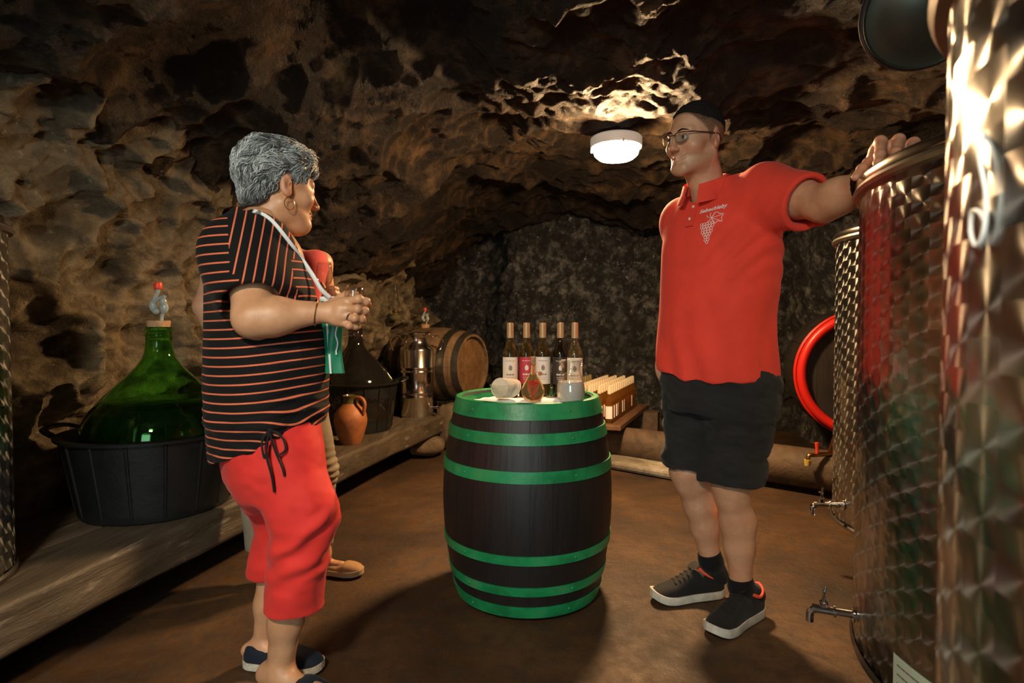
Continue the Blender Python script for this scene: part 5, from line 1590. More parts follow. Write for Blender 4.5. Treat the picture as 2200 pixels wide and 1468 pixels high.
# sneakers
def shoe(parent, heel, toe, Lx, style, person, names=('shoe',), wid=0.050, mats=None, ank=None):
    """heel, toe: floor points; builds upper > sole, lining, laces"""
    heel = np.array([heel[0], heel[1], 0.0]); toe = np.array([toe[0], toe[1], 0.0])
    d = toe-heel; L = Lx; d /= np.linalg.norm(d); s = np.array([-d[1], d[0], 0]); u = np.array([0,0,1.0])
    mup, msole, mlin, mlace = mats
    def T(a, b, c): return heel + d*a*L + s*b + u*c
    def hw(t):  return wid*np.interp(t, [-0.04,-0.02,0,0.05,0.2,0.45,0.7,0.85,0.93,0.975,1.0], [0.14,0.42,0.55,0.68,0.74,0.78,1.0,0.92,0.74,0.50,0.20])
    ts = np.concatenate([np.linspace(-0.038, 0.85, 26), np.linspace(0.87, 1.0, 12)])
    # sole
    th = 0.030 if style == 'sneaker' else 0.022
    P = []
    for t in ts:
        w = hw(t)*1.07 + 0.002
        lift = (0.020 if style == 'sneaker' else 0.006)*max(0, (t-0.75)/0.25)**2 + 0.006*max(0, (0.08-t)/0.1)**2
        P.append([T(t,-w,0.004+lift), T(t,-w*0.96,lift+0.0005), T(t,0,lift+0.0005), T(t,w*0.96,lift+0.0005), T(t,w,0.004+lift), T(t,w*0.98,th+lift), T(t,0,th+lift), T(t,-w*0.98,th+lift)])
    g = Geo(); g.grid(np.array(P), closed_v=True); m = 8
    g.add(P[0], [tuple(range(m))]); g.add(P[-1], [tuple(reversed(range(m)))])
    g.v = [person.out(v) for v in g.v]
    # upper
    if style == 'sneaker': hh = lambda t: np.interp(t, [-0.035,0.0,0.10,0.28,0.42,0.55,0.72,0.86,0.95,1.0], [0.070,0.100,0.100,0.090,0.112,0.090,0.066,0.056,0.044,0.030])
    elif style == 'slip': hh = lambda t: np.interp(t, [-0.035,0.0,0.10,0.30,0.45,0.60,0.75,0.9,1.0], [0.045,0.066,0.070,0.058,0.066,0.070,0.058,0.046,0.028])
    elif style == 'ballet': hh = lambda t: np.interp(t, [-0.035,0.0,0.10,0.25,0.55,0.68,0.8,0.92,1.0], [0.045,0.060,0.060,0.046,0.038,0.052,0.050,0.042,0.026])
    else: hh = lambda t: np.interp(t, [0.42,0.5,0.6,0.75,0.9,1.0], [0.030,0.064,0.068,0.056,0.042,0.028])
    tu = ts if style != 'mule' else np.linspace(0.44, 1.0, 24)
    P = []
    for t in tu:
        w = hw(t); hgt = hh(t)
        row = []
        for k in range(15):
            a = PI*k/14
            row.append(T(t, w*math.copysign(abs(math.cos(a))**0.72, math.cos(a)), th*0.7 + (hgt-th*0.7)*math.sin(a)**0.8))
        P.append(row)
    gu = Geo(); gu.grid(np.array(P)[:, ::-1])
    gu.v = [person.out(v) for v in gu.v]
    up = gu.build(names[0], mup, parent, sharp=None, world=True)
    g.build('sole', msole, up, world=True, sharp=50)
    if style == 'sneaker':
        g2 = Geo(); ring = []
        for k in range(28):
            a = 2*PI*k/28
            ring.append(T(0.17+0.175*math.cos(a), 0.036*math.sin(a), 0.094+0.014*math.cos(a)**2+0.012*max(0,math.cos(a))-0.008*abs(math.sin(a))))
        g2.tube([person.out(q) for q in ring], 0.0065, 8, closed=True); g2.build('lining', mlin, up, world=True)
        for k in range(5):
            t = 0.44+0.06*k; g3 = Geo()
            c = hh(t)
            g3.tube([person.out(T(t+0.01*(1 if q > 0 else -1), q*0.024, c*1.0-0.2*abs(q)*0.024+0.003)) for q in np.linspace(-1,1,5)], 0.0028, 6); g3.build('lace', mlace, up, world=True)
        g4 = Geo(); g4.grid(np.array([[person.out(T(t, x*w_, hh(t)+0.004+zof)) for x in (-1,-0.5,0,0.5,1)] for t, w_, zof in ((0.32,0.026,0.030),(0.38,0.026,0.018),(0.45,0.023,0.004))])); g4.build('tongue', mup, up, world=True)
    return up
M_LACE = simple('black_lace', (0.01,0.01,0.01), 0.8)
for hl, to_ in ((heelR, toeR), (heelL, toeL)):
    shoe(man, hl, to_, 0.29, 'sneaker', mp, ('sneaker',), 0.050, (M_SHOE, M_SOLE, M_CORAL, M_LACE))
for ank, heel, knee in ((ankR, heelR, kneeR), (ankL, heelL, kneeL)):
    K = Field(np.minimum(ank, heel)-0.09, np.maximum(ank, heel)+0.10, 0.004)
    v = (knee-ank)/np.linalg.norm(knee-ank)
    K.add(cap(ank+v*0.045, ank, 0.0435, 0.041), 0.02); K.add(cap(ank, np.array([heel[0],heel[1],0.06])*0.8+ank*0.2, 0.042, 0.038), 0.02)
    tp = ank+v*0.035
    K.cut(lambda X,Y,Z: (X-tp[0])*v[0]+(Y-tp[1])*v[1]+(Z-tp[2])*v[2])
    fv, fq = K.mesh(); fast_mesh('sock', mp.out(relax(fv, fq, 1)), fq, M_SOCK, man)
# ------------------------------------------------------------------ the grey-haired woman with the glass
SKIN_W = skin_mat('tanned_skin', (0.63,0.335,0.19), (0.52,0.255,0.135))
wp = Person((-0.725, 1.72), 118)
wom = empty('person', tuple(wp.loc), 0, 'grey-haired woman in a striped black blouse and red trousers holding a glass', 'person')
P_ = wp.P
S_Rw = P_(528,540,1.62); E_Rw = P_(545,684,1.515); W_Rw = P_(686,672,1.545)
S_Lw = np.array([0.165,0.0,1.27]); E_Lw = np.array([0.20,-0.10,1.04]); W_Lw = P_(716,664,1.66)
HCw = P_(603,402,1.735); 
HRw = rotz(R(134-118)) @ np.array(Matrix.Rotation(R(5), 3, 'X'))
HS = 0.965
def w_head(V): return np.asarray(V)*HS @ HRw.T + HCw
hipRw = P_(590,930,1.66); kneeRw = P_(650,1096,1.610); hemRw = P_(630,1300,1.635); ankRw = P_(602,1436,1.645); heelRw = P_(575,1488,1.655); toeRw = P_(735,1535,1.555)
hipLw = P_(560,930,1.80); kneeLw = P_(606,1090,1.79); hemLw = P_(578,1232,1.795); ankLw = P_(566,1385,1.795); heelLw = P_(532,1428,1.775); toeLw = P_(708,1442,1.745)

TOR = [(z, cx, cy, a*0.97, b*0.945) for z, cx, cy, a, b in [(0.66,0,0.005,0.175,0.150),(0.74,0,0.004,0.192,0.168),(0.84,0,-0.002,0.202,0.180),(0.95,0,-0.004,0.204,0.183),(1.05,0,0.0,0.198,0.176),(1.15,0,0.012,0.192,0.160),(1.22,0,0.022,0.182,0.142),(1.28,0,0.028,0.165,0.118),(1.325,0,0.030,0.130,0.092),(1.36,0,0.028,0.085,0.070)]]
F = Field((-0.46,-0.50,0.0), (0.40,0.40,1.45), 0.0052)
F.add(loft([(z,cx,cy,a-0.022,b-0.022) for z,cx,cy,a,b in TOR]), 0.03)
F.add(cap((0,0.03,1.28), HCw+HRw@np.array([0,0.045,-0.12]), 0.062, 0.055), 0.05)
F.add(ell((0,-0.02,1.24), (0.12,0.085,0.09)), 0.05)
def arm(F, S, E, Wr, r):
    F.add(cap(S*0.75+np.array([0,0.02,1.27])*0.25, S, r[0]*1.05, r[0]), 0.04)
    F.add(cap(S, E, r[0], r[1]), 0.03)
    m = E*0.68+Wr*0.32
    F.add(cap(E, m, r[1], r[2]), 0.03); F.add(cap(m, Wr, r[2], r[3]), 0.03)
arm(F, S_Rw, E_Rw, W_Rw, (0.058,0.048,0.0475,0.0290)); arm(F, S_Lw, E_Lw, W_Lw, (0.055,0.046,0.043,0.028))
def wleg(F, hip, knee, ank, r=(0.09,0.062,0.056,0.035)):
    F.add(cap(hip, knee, r[0], r[1]), 0.04); v = ank-knee; bk = np.array([0,0.006,0])
    F.add(cap(knee, knee+v*0.35+bk, r[1]*0.95, r[2]), 0.03); F.add(cap(knee+v*0.35+bk, knee+v*0.70+bk*0.5, r[2], r[2]*0.80), 0.03); F.add(cap(knee+v*0.70+bk*0.5, ank, r[2]*0.80, r[3]), 0.03)
wleg(F, hipRw, kneeRw, ankRw, (0.08,0.055,0.055,0.036)); wleg(F, hipLw, kneeLw, ankLw, (0.08,0.050,0.046,0.031))
for ank, heel, toe in ((ankRw, heelRw, toeRw), (ankLw, heelLw, toeLw)):
    h0 = np.array([heel[0],heel[1],0.045]); t0 = np.array([toe[0],toe[1],0.034])
    big = ank is ankRw
    F.add(cap(ank, h0*0.72+t0*0.28, 0.036 if big else 0.030, 0.030 if big else 0.018), 0.02)
    F.add(cap(h0, h0*0.85+t0*0.15, 0.032 if big else 0.020, 0.030 if big else 0.018), 0.03)
    F.add(cap(h0*0.72+t0*0.28, h0*0.22+t0*0.78, 0.030 if big else 0.018, 0.020 if big else 0.010), 0.02)
    F.add(ell(ank+np.array([-0.028,0,0.005]), (0.012,0.012,0.012)), 0.015)
F.cut(lambda X,Y,Z: 0.004-Z+0*X+0*Y)
body = F.mesh()
hv, hq = head_mesh(dict(jaw=0.99, smile=0.2, neck=0.056, neckto=(0,0.065,-0.20), sag=1.0, nose=1.02, cheek=1.05))
head = (w_head(hv), hq)
# right hand round the glass
GB = W(757, 721, 1.575)                       # foot of her glass
fr = [0.0110,0.0102,0.0094,0.0082]
fi = ([P_(744,648,1.540), P_(770,643,1.530), P_(787,648,1.545), P_(792,654,1.572)], fr)
fm_ = ([P_(743,663,1.530), P_(768,664,1.520), P_(784,668,1.538), P_(786,674,1.566)], fr)
fr_ = ([P_(739,679,1.530), P_(762,684,1.520), P_(777,686,1.536), P_(780,690,1.562)], [0.0102,0.0096,0.009,0.008])
fp = ([P_(732,692,1.535), P_(750,700,1.527), P_(764,702,1.540), P_(769,703,1.558)], [0.0092,0.0085,0.0080,0.007])
th = ([P_(716,652,1.570), P_(734,640,1.590), P_(752,634,1.600), P_(764,632,1.604)], [0.0135,0.0118,0.0105,0.0088])
handR = hand([fi, fm_, fr_, fp, th], [fi[0][0], fm_[0][0], fr_[0][0], fp[0][0]], W_Rw, pr=(0.0155,0.0120), wr=0.031)
# left hand supports the glass from behind
fr2 = [0.0105,0.0098,0.0090,0.0078]
hl = [([P_(738,640,1.640), P_(757,638,1.632), P_(772,640,1.618), P_(778,642,1.604)], fr2), ([P_(740,655,1.645), P_(760,655,1.636), P_(775,656,1.620), P_(780,657,1.605)], fr2),
      ([P_(738,670,1.645), P_(757,672,1.637), P_(770,674,1.622), P_(775,675,1.608)], fr2), ([P_(734,684,1.645), P_(750,688,1.637), P_(761,690,1.624), P_(766,690,1.612)], [0.009,0.0085,0.0078,0.007]),
      ([P_(722,650,1.620), P_(734,640,1.612), P_(744,634,1.610), P_(752,630,1.606)], [0.0125,0.011,0.010,0.0085])]
handL = hand(hl, [hl[0][0][0], hl[1][0][0], hl[2][0][0], hl[3][0][0]], W_Lw, pr=(0.0150,0.0115), wr=0.029)
V, Q = join([body, head, handR, handL])
bo = fast_mesh('body', wp.out(V), Q, SKIN_W, wom)
fl_ = np.zeros(len(V)); fl_[len(body[0]):len(body[0])+len(hv)] = face_tint(hv, 0.6); set_attr(bo, 'flush', fl_)

# blouse with orange pinstripes
TB = [(z,cx,cy,a,b) for z,cx,cy,a,b in TOR]
F = Field((-0.42,-0.34,0.62), (0.36,0.34,1.42), 0.0045)
F.add(loft([(0.655,0,0.0,0.176,0.158)]+TB[1:]), 0.02)
send = S_Rw*0.26+E_Rw*0.74
F.add(cap((-0.06,0.035,1.285), S_Rw+np.array([0.02,0.02,0.0]), 0.085, 0.088), 0.06)
F.add(cap(S_Rw+np.array([0.01,0.01,-0.01]), send+np.array([0.012,0.0,0.02]), 0.090, 0.086), 0.06)
F.add(cap(S_Rw+np.array([0.05,-0.05,-0.05]), send+np.array([0.05,-0.06,0.02]), 0.085, 0.078), 0.06)
F.add(cap((0.07,0.03,1.275), S_Lw, 0.08, 0.085), 0.05); F.add(cap(S_Lw, S_Lw*0.35+E_Lw*0.65, 0.085, 0.075), 0.05)
axw = (E_Rw-S_Rw)/np.linalg.norm(E_Rw-S_Rw)
def sleeve_cut(X, Y, Z):
    d = (X-send[0])*axw[0]+(Y-send[1])*axw[1]+(Z-send[2])*axw[2]
    near = (X < -0.185) & (Z > 0.95)
    return np.where(near, np.minimum(d, 0.05), -1.0)
F.cut(sleeve_cut)
F.sub(cap(send-axw*0.06, send+axw*0.05, 0.066, 0.076), 0.004)
# V neck: opens to the front and runs up to the nape
def vneck(X, Y, Z):
    zf = 1.335 + (Y-0.055)*2.35         # plane dropping towards the front
    zv = np.maximum(zf + np.abs(X)*2.6*np.clip((0.06-Y)/0.12, 0, 1), np.where(np.abs(X) > 0.105, 9.0, 0))
    r = np.sqrt(X**2+(Y-0.03)**2)
    return np.where(r < 0.19, np.minimum(Z-np.maximum(zv, 1.10), 0.05), -1.0)
F.cut(vneck)
F.sub(cap((0,0.035,1.27), (0,0.03,1.46), 0.062, 0.085), 0.006)
def hem(X, Y, Z): return 0.705 + 0.055*np.clip(-Y/0.16, -1, 1) - 0.03*np.clip(X/0.2, -1, 1) + 0.020*np.exp(-((Y+0.02)/0.05)**2)*(X < 0) - Z
F.cut(hem)
V, Q = F.mesh(); V = relax(V, Q, 2); N = nrm_of(V, Q)
# side gathering (ruching) by the drawstring on her right side
ty = V[:,1]+0.055
side = (V[:,0] < 0)*np.exp(-(ty/0.045)**2)*smooth(0.98, 0.80, V[:,2])
lowz = smooth(1.02, 0.74, V[:,2])
ripple = np.sin(V[:,2]*210+fbm(V*np.array([1,1,0.6]), 18, 2, 0.5, 2)*4)
V = V + N*((side*ripple*0.0055 - side*0.012 + lowz*np.abs(fbm(V*np.array([1.2,1.2,5]), 7, 3, 0.5, 9))*0.016 - lowz*0.004 + fbm(V*np.array([1,1,0.6]), 6, 3, 0.5, 4)*0.008)[:,None])
# puffed drape over the drawn hem
V[:,0:2] *= (1 + 0.045*np.exp(-((V[:,2]-0.79)/0.05)**2))[:,None]
blW = wp.out(V)
t = NT('striped_jersey')
at = t.n('ShaderNodeAttribute', attribute_name='stripe', attribute_type='GEOMETRY')
fr0 = t.math('FRACT', at.outputs['Fac'])
edge = t.math('LESS_THAN', t.math('ABSOLUTE', t.math('SUBTRACT', fr0, 0.5)), 0.085)
col = t.mix(edge, (0.0065,0.006,0.0065), (0.72,0.17,0.085))
pb = t.principled(Base_Color=col, Roughness=0.85); t.set(pb, 'Specular IOR Level', 0.2); t.set(pb, 'Sheen Weight', 0.03)
t.t.links.new(t.bump(t.noise(t.geo(), 500, 2, 0.5), 0.2, 0.002), pb.inputs['Normal'])
bl = fast_mesh('blouse', blW, Q, t.m, wom)
me = bl.data
# stripe phase per face corner: level rings on the body, lengthwise on the sleeve and yoke
lv = np.empty(len(me.loops), np.int32); me.loops.foreach_get('vertex_index', lv)
fc = V[Q].mean(1)
seam = S_Rw + np.array([0.05, 0.035, 0])
arm_t = (fc-S_Rw)@axw
rad = np.linalg.norm(fc - S_Rw - np.clip(arm_t, -0.02, 0.3)[:,None]*axw, axis=1)
yoke = (fc[:,2] > 1.215-0.35*np.clip(fc[:,1],-0.2,0.2)) & (fc[:,1] < 0.105)
slen = np.linalg.norm(send-S_Rw)
slv = ((rad < 0.118) & (arm_t > -0.12) & (arm_t < slen+0.012) & (fc[:,0] < -0.135) & (fc[:,1] < 0.085)) | yoke
Vl = V[lv]
body_u = (Vl[:,2] + 0.012*np.sin(Vl[:,1]*9) + 0.35*np.clip(0.86-Vl[:,2],0,0.2)*np.exp(-((Vl[:,1]+0.055)/0.07)**2))/0.0247
slv_u = (Vl[:,1]*0.93 + Vl[:,2]*0.20 - 0.40*np.clip(-Vl[:,1]-0.02,0,0.2)*(1.30-Vl[:,2])*2.0)/0.0225
st = np.where(np.repeat(slv, 4), slv_u, body_u).astype(np.float32)
a_ = me.attributes.new('stripe', 'FLOAT', 'CORNER'); a_.data.foreach_set('value', st)
BW = BVHTree.FromPolygons([tuple(v) for v in V], [tuple(int(i) for i in q) for q in Q])
# drawstring bow at the side
M_CORD = cloth_mat('black_cord', (0.012,0.011,0.012), 0.8)
q0 = P_(581,926,1.49)
hit = BW.find_nearest(Vector(q0)); q0 = np.array(hit[0])+np.array(hit[1])*0.008
ds = None
for pts in ([(0,0,0),(0.004,-0.030,-0.020),(0.0,-0.040,-0.055),(-0.004,-0.022,-0.07)], [(0,0,0),(0,0.018,-0.030),(-0.004,0.012,-0.075),(0.004,0.004,-0.035)], [(0,0,0),(-0.006,0.008,-0.06),(-0.010,-0.004,-0.12),(-0.008,-0.010,-0.165)], [(0,0,0),(-0.004,-0.012,-0.05),(-0.010,-0.030,-0.10),(-0.008,-0.036,-0.125)]):
    g = Geo(); g.tube([wp.out(q0+np.array(p)) for p in bez(pts, 14)], 0.0042, 7, flat=0.7)
    o = g.build('drawstring', M_CORD, bl, world=True)

# red cropped trousers
M_REDP = cloth_mat('red_stretch_cotton', (0.72,0.035,0.028), 0.7, 0.12, 480, 0.2)
F = Field((-0.36,-0.42,0.20), (0.30,0.36,0.86), 0.005)
F.add(loft([(0.50,-0.01,0.0,0.06,0.06),(0.56,-0.01,0.0,0.125,0.10),(0.62,0,-0.004,0.155,0.128),(0.70,0,-0.006,0.172,0.142),(0.775,0,-0.004,0.165,0.138)], 2.2), 0.06)
F.add(cap(hipRw, kneeRw, 0.104, 0.086), 0.06); F.add(cap(kneeRw, hemRw-np.array([0,0,0.03]), 0.086, 0.083), 0.04)
F.add(ell(kneeRw+np.array([0,-0.012,0.0]), (0.075,0.078,0.085)), 0.04)
F.add(cap(hipLw, kneeLw, 0.100, 0.080), 0.06); F.add(cap(kneeLw, hemLw-np.array([0,0,0.03]), 0.078, 0.066), 0.04)
F.cut(lambda X,Y,Z: np.where(X < 0.5*(hemRw[0]+hemLw[0]), hemRw[2]-0.008-Z, hemLw[2]-Z)+0*Y)
F.sub(cap(hemRw+np.array([0,0,0.04]), hemRw-np.array([0,0,0.08]), 0.072, 0.077), 0.003); F.sub(cap(hemLw+np.array([0,0,0.04]), hemLw-np.array([0,0,0.08]), 0.054, 0.058), 0.003)
V, Q = F.mesh(); V = relax(V, Q, 2); N = nrm_of(V, Q)
kd = (kneeRw[2]-V[:,2])
dg_ = V[:,2]*0.75 + V[:,1]*0.66
kn = np.exp(-((V[:,2]-kneeRw[2]+0.06)/0.13)**2)
V = V + N*((np.sin(dg_*95+fbm(V,7,2,0.5,3)*5)*0.0065*kn*np.clip(fbm(V,6,2,0.5,8)*2.5+0.6,0,1) + fbm(V*np.array([1,1,1.5]), 8, 3, 0.5, 33)*0.012)[:,None])
tr = fast_mesh('trousers', wp.out(V), Q, M_REDP, wom)
def hem_ring(c, r, z):
    g = Geo(); g.tube([wp.out(np.array([c[0]+r*math.cos(a), c[1]+r*math.sin(a), z])) for a in np.linspace(0, 2*PI, 41)[:-1]], 0.0025, 6, closed=True); return g

# shoes: slip-on on the far foot, dark mule on the near foot
M_NAVY = cloth_mat('navy_canvas', (0.008,0.014,0.026), 0.8); M_ESP = simple('rope_and_white_sole', (0.62,0.56,0.45), 0.7, var=0.3, vscale=120)
shoe(wom, heelLw, toeLw, 0.245, 'slip', wp, ('slip_on_shoe',), 0.043, (M_NAVY, M_ESP, M_CORAL, M_LACE))
shoe(wom, heelRw, toeRw, 0.245, 'mule', wp, ('mule_shoe',), 0.047, (M_NAVY, M_ESP, M_CORAL, M_LACE))

# ------------------------------------------------------------------ short wavy grey hair
M_HAIRG = None
t = NT('grey_hair'); co = t.geo()
at = t.n('ShaderNodeAttribute', attribute_name='tone', attribute_type='GEOMETRY')
c = t.ramp(at.outputs['Fac'], [(0.0, (0.030,0.030,0.032)), (0.35, (0.13,0.135,0.14)), (0.7, (0.40,0.425,0.43)), (1.0, (0.70,0.75,0.77))])
ph = t.principled(Base_Color=c, Roughness=0.38); t.set(ph, 'Specular IOR Level', 0.6)
M_HAIRG = t.m
H = Field((-0.13,-0.15,-0.14), (0.13,0.17,0.17), 0.003)
H.add(ell((0,0.022,0.048), (0.084,0.106,0.086)), 0.02); H.add(ell((0,-0.030,0.056), (0.073,0.070,0.066)), 0.04); H.add(ell((0,0.058,0.042), (0.080,0.078,0.082)), 0.04)
H.add(ell((0,0.072,-0.045), (0.058,0.036,0.046)), 0.04); H.add(ell((0,0.0,0.098), (0.066,0.082,0.045)), 0.04)
def whairline(X, Y, Z):
    zmin = np.interp(Y.ravel(), [-0.15,-0.09,-0.062,-0.045,-0.030,-0.012,0.005,0.022,0.035,0.05,0.12], [0.050,0.046,0.038,0.012,0.006,-0.006,0.020,0.022,0.0,-0.050,-0.080]).reshape(Y.shape)
    return zmin-Z+0*X
H.cut(whairline)
V, Q = H.mesh(); V = relax(V, Q, 2); N = nrm_of(V, Q)
wav = fbm(V*np.array([1,0.8,1]), 22, 3, 0.55, 5)
V = V+N*(wav*0.020-0.006)[:,None]
HB = BVHTree.FromPolygons([tuple(v) for v in V], [tuple(int(i) for i in q) for q in Q])
hb = fast_mesh('hair', wp.out(w_head(V)), Q, M_HAIRG, wom)
a_ = hb.data.attributes.new('tone', 'FLOAT', 'POINT'); a_.data.foreach_set('value', np.clip(0.36+wav*0.5, 0, 1).astype(np.float32))
# locks of hair combed back over it
rg = np.random.default_rng(4)
g = Geo(); tones = []
NL = 4200
pick = rg.choice(len(V), NL)
crown = np.array([0.0, 0.045, 0.14])
for i in pick:
    p = V[i].copy(); n0 = N[i]
    if n0[2] < -0.6: continue
    ph_ = rg.uniform(0, 6.28); L = rg.uniform(0.8, 1.6); lift = rg.uniform(0.0, 0.009)
    pts = []; tn = np.clip(rg.normal(0.62, 0.18) + 0.42*vnoise(p[None], 30, 3)[0], 0.02, 1)
    if p[2] < -0.03: tn *= 0.55
    for k in range(8):
        h_, nn_, _, _ = HB.find_nearest(Vector(p))
        h_ = np.array(h_); nn_ = np.array(nn_)
        pts.append(h_+nn_*(0.0015+lift*math.sin(PI*k/7)+ (0.003 if k == 7 else 0)))
        f = np.array([0, 1.0, -0.15]) if p[2] > 0.03 else np.array([0, 0.45, -1.0])
        f = f + (p-crown)*np.array([6,2,5])*0.8
        cv = np.cross(nn_, f/np.linalg.norm(f))
        f = f/np.linalg.norm(f) + cv*(0.55*math.sin(ph_+k*0.8)+0.7*math.sin(p[0]*70+p[2]*55+p[1]*38))
        f -= nn_*np.dot(f, nn_); f /= np.linalg.norm(f)+1e-9
        p = h_+f*0.0062*L
    r0 = rg.uniform(0.0006, 0.0014)
    g.tube(pts, r0*np.array([0.6,1,1.1,1.1,1,0.9,0.65,0.2]), 4, cap=False)
    tones += [tn]*32
V2 = wp.out(w_head(g.verts()))
lk = fast_mesh('hair_locks', V2, np.array(g.f), M_HAIRG, hb)
a_ = lk.data.attributes.new('tone', 'FLOAT', 'POINT'); a_.data.foreach_set('value', np.array(tones, np.float32))
tag(lk, kind='stuff')
# eyes
for s in (1,-1):
    g = Geo(); g.ellipsoid((0,0,0), (0.0118,)*3, None, 10, 14); g.v[0] = wp.out(w_head(g.v[0]+np.array([s*0.0315,-0.0815,-0.003]))); ey = g.build('eyeball', EYE_W, wom, world=True)
    g = Geo(); g.ellipsoid((0,0,0), (0.0056,0.002,0.0056), None, 8, 12); g.v[0] = wp.out(w_head(g.v[0]+np.array([s*0.0315,-0.0925,-0.003]))); g.build('iris', EYE_I, ey, world=True)

# hoop earrings, bracelet, ring
M_GOLD = simple('gold', (0.80,0.55,0.22), 0.2, 1.0)
for s in (1,-1):
    g = Geo(); a = np.linspace(0, 2*PI, 37)[:-1]
    c = np.array([s*0.086,0.004,-0.066]); ax_ = np.array([0.25*s,0.97,0.0])
    g.tube([wp.out(w_head(c+0.0175*(math.cos(q)*ax_+math.sin(q)*np.array([0,0,1])))) for q in a], 0.0011, 6, closed=True); g.build('hoop_earring', M_GOLD, wom, world=True)
def ring_at(c, d, r, w, name, mat, parent=wom):
    A = frame(d); g = Geo(); a = np.linspace(0, 2*PI, 33)[:-1]
    g.tube([wp.out(c+A@np.array([r*math.cos(q), r*math.sin(q), 0.25*r*math.sin(q)])) for q in a], w, 6, closed=True); return g.build(name, mat, parent, world=True)
ring_at(W_Rw*0.96+E_Rw*0.04, W_Rw-E_Rw, 0.0335, 0.0013, 'bracelet', M_GOLD)
ring_at(fr_[0][0]*0.45+fr_[0][1]*0.55, fr_[0][1]-fr_[0][0], 0.0112, 0.0020, 'finger_ring', simple('silver',(0.8,0.78,0.75),0.2,1.0))

# ------------------------------------------------------------------ tasting glasses
def wine_glass(loc, tilt, label, S=1.0):
    e = empty('wine_glass', tuple(loc), 0, label, 'wine glass'); e.rotation_euler = tilt
    g = Geo()
    o_ = [(0.0001,0.0),(0.0285,0.0),(0.0295,0.0012),(0.026,0.0028),(0.010,0.007),(0.0042,0.014),(0.0034,0.030),(0.0038,0.048),(0.010,0.056),(0.0215,0.068),(0.0275,0.084),(0.0275,0.098),(0.0245,0.118),(0.0215,0.135)]
    i_ = [(0.0204,0.135),(0.0234,0.118),(0.0264,0.098),(0.0264,0.084),(0.0204,0.069),(0.009,0.059),(0.0001,0.0565)]
    g.lathe([(r*S, z*S) for r, z in o_+i_], 40, cap=False); g.build('glass_body', G_CLR, e, sharp=None)
    return e
wine_glass(GB, (R(3),R(4),0), 'small stemmed tasting glass held in the grey-haired woman\'s hands', 1.0)

# ------------------------------------------------------------------ green glass pouch on a white neck ribbon
t = NT('green_satin'); t.principled(Base_Color=(0.008,0.20,0.10), Roughness=0.45)
M_PGREEN = t.m; M_RIB = simple('white_ribbon', (0.80,0.82,0.82), 0.6)
pp0 = wp.out(wp.P(712, 640, 1.70)); 
pe = empty('glass_pouch', tuple(W(716, 800, 1.70)), 0, 'green cloth glass pouch with white trim hanging on a white neck ribbon', 'pouch')
g = Geo(); P = []
c0 = W(712, 640, 1.70); c1 = W(717, 802, 1.70)
for k in range(15):
    q = c0+(c1-c0)*k/14
    w_ = 0.030+0.004*math.sin(k*0.5); d_ = 0.012+0.006*math.sin(PI*k/14)
    P.append([q+np.array([w_*math.cos(a), d_*math.sin(a)+0.003*math.sin(3*a+k*0.4), 0.0]) for a in np.linspace(0, 2*PI, 25)[:-1]])
g.grid(np.array(P)[:, ::-1], closed_v=True); g.add(P[-1], [tuple(range(24))])
pb_ = g.build('pouch_bag', M_PGREEN, pe, world=True, sharp=60)
def strip(pts, w, side, name, mat, parent, th=0.001):
    side = np.array(side, float); side /= np.linalg.norm(side)
    P = np.asarray(pts); g = Geo()
    dn = np.array([0,-th,0])
    g.grid(np.array([[p-side*w/2, p+side*w/2, p+side*w/2+dn, p-side*w/2+dn] for p in P]), closed_v=True)
    return g.build(name, mat, parent, world=True, sharp=None)
strip([np.array([c0[0]+0.034*math.cos(a), c0[1]+0.016*math.sin(a), c0[2]-0.004+0.0*a]) for a in np.linspace(0, 2*PI, 25)], 0.014, (0,0,1), 'top_trim', M_RIB, pe)
strip([c0+(c1-c0)*k/9+np.array([-0.013+0.010*k/9,-0.0175,0.0]) for k in range(10)], 0.006, (1,0,0), 'stripe', M_RIB, pe)
strip([c0+(c1-c0)*(0.30+0.45*k/9)+np.array([0.017+0.003*math.sin(k*1.3),-0.0185,0.0]) for k in range(10)], 0.004, (1,0,0), 'print', M_RIB, pe)
# ribbon: from the pouch up along the neckline and round the nape
def cast(px, py, fallback, off=0.006):
    o_ = wp.L(np.array([0,0,CAM_H])); d_ = wp.P(px, py, 2.0)-o_; d_ /= np.linalg.norm(d_)
    h_ = BW.ray_cast(Vector(o_), Vector(d_), 2.1)
    return (np.array(h_[0])-d_*off) if h_[0] is not None else wp.P(px, py, fallback)
path = bez([wp.P(709,640,1.672), cast(690,622,1.655), cast(672,592,1.65), cast(652,562,1.66), cast(630,532,1.68), cast(610,506,1.70), cast(594,486,1.72), cast(578,470,1.74), cast(560,459,1.76), cast(544,453,1.80), wp.P(532,452,1.86)], 48)
strip([wp.out(p) for p in path], 0.013, (0.75,-0.2,0.62), 'neck_ribbon', M_RIB, pe)
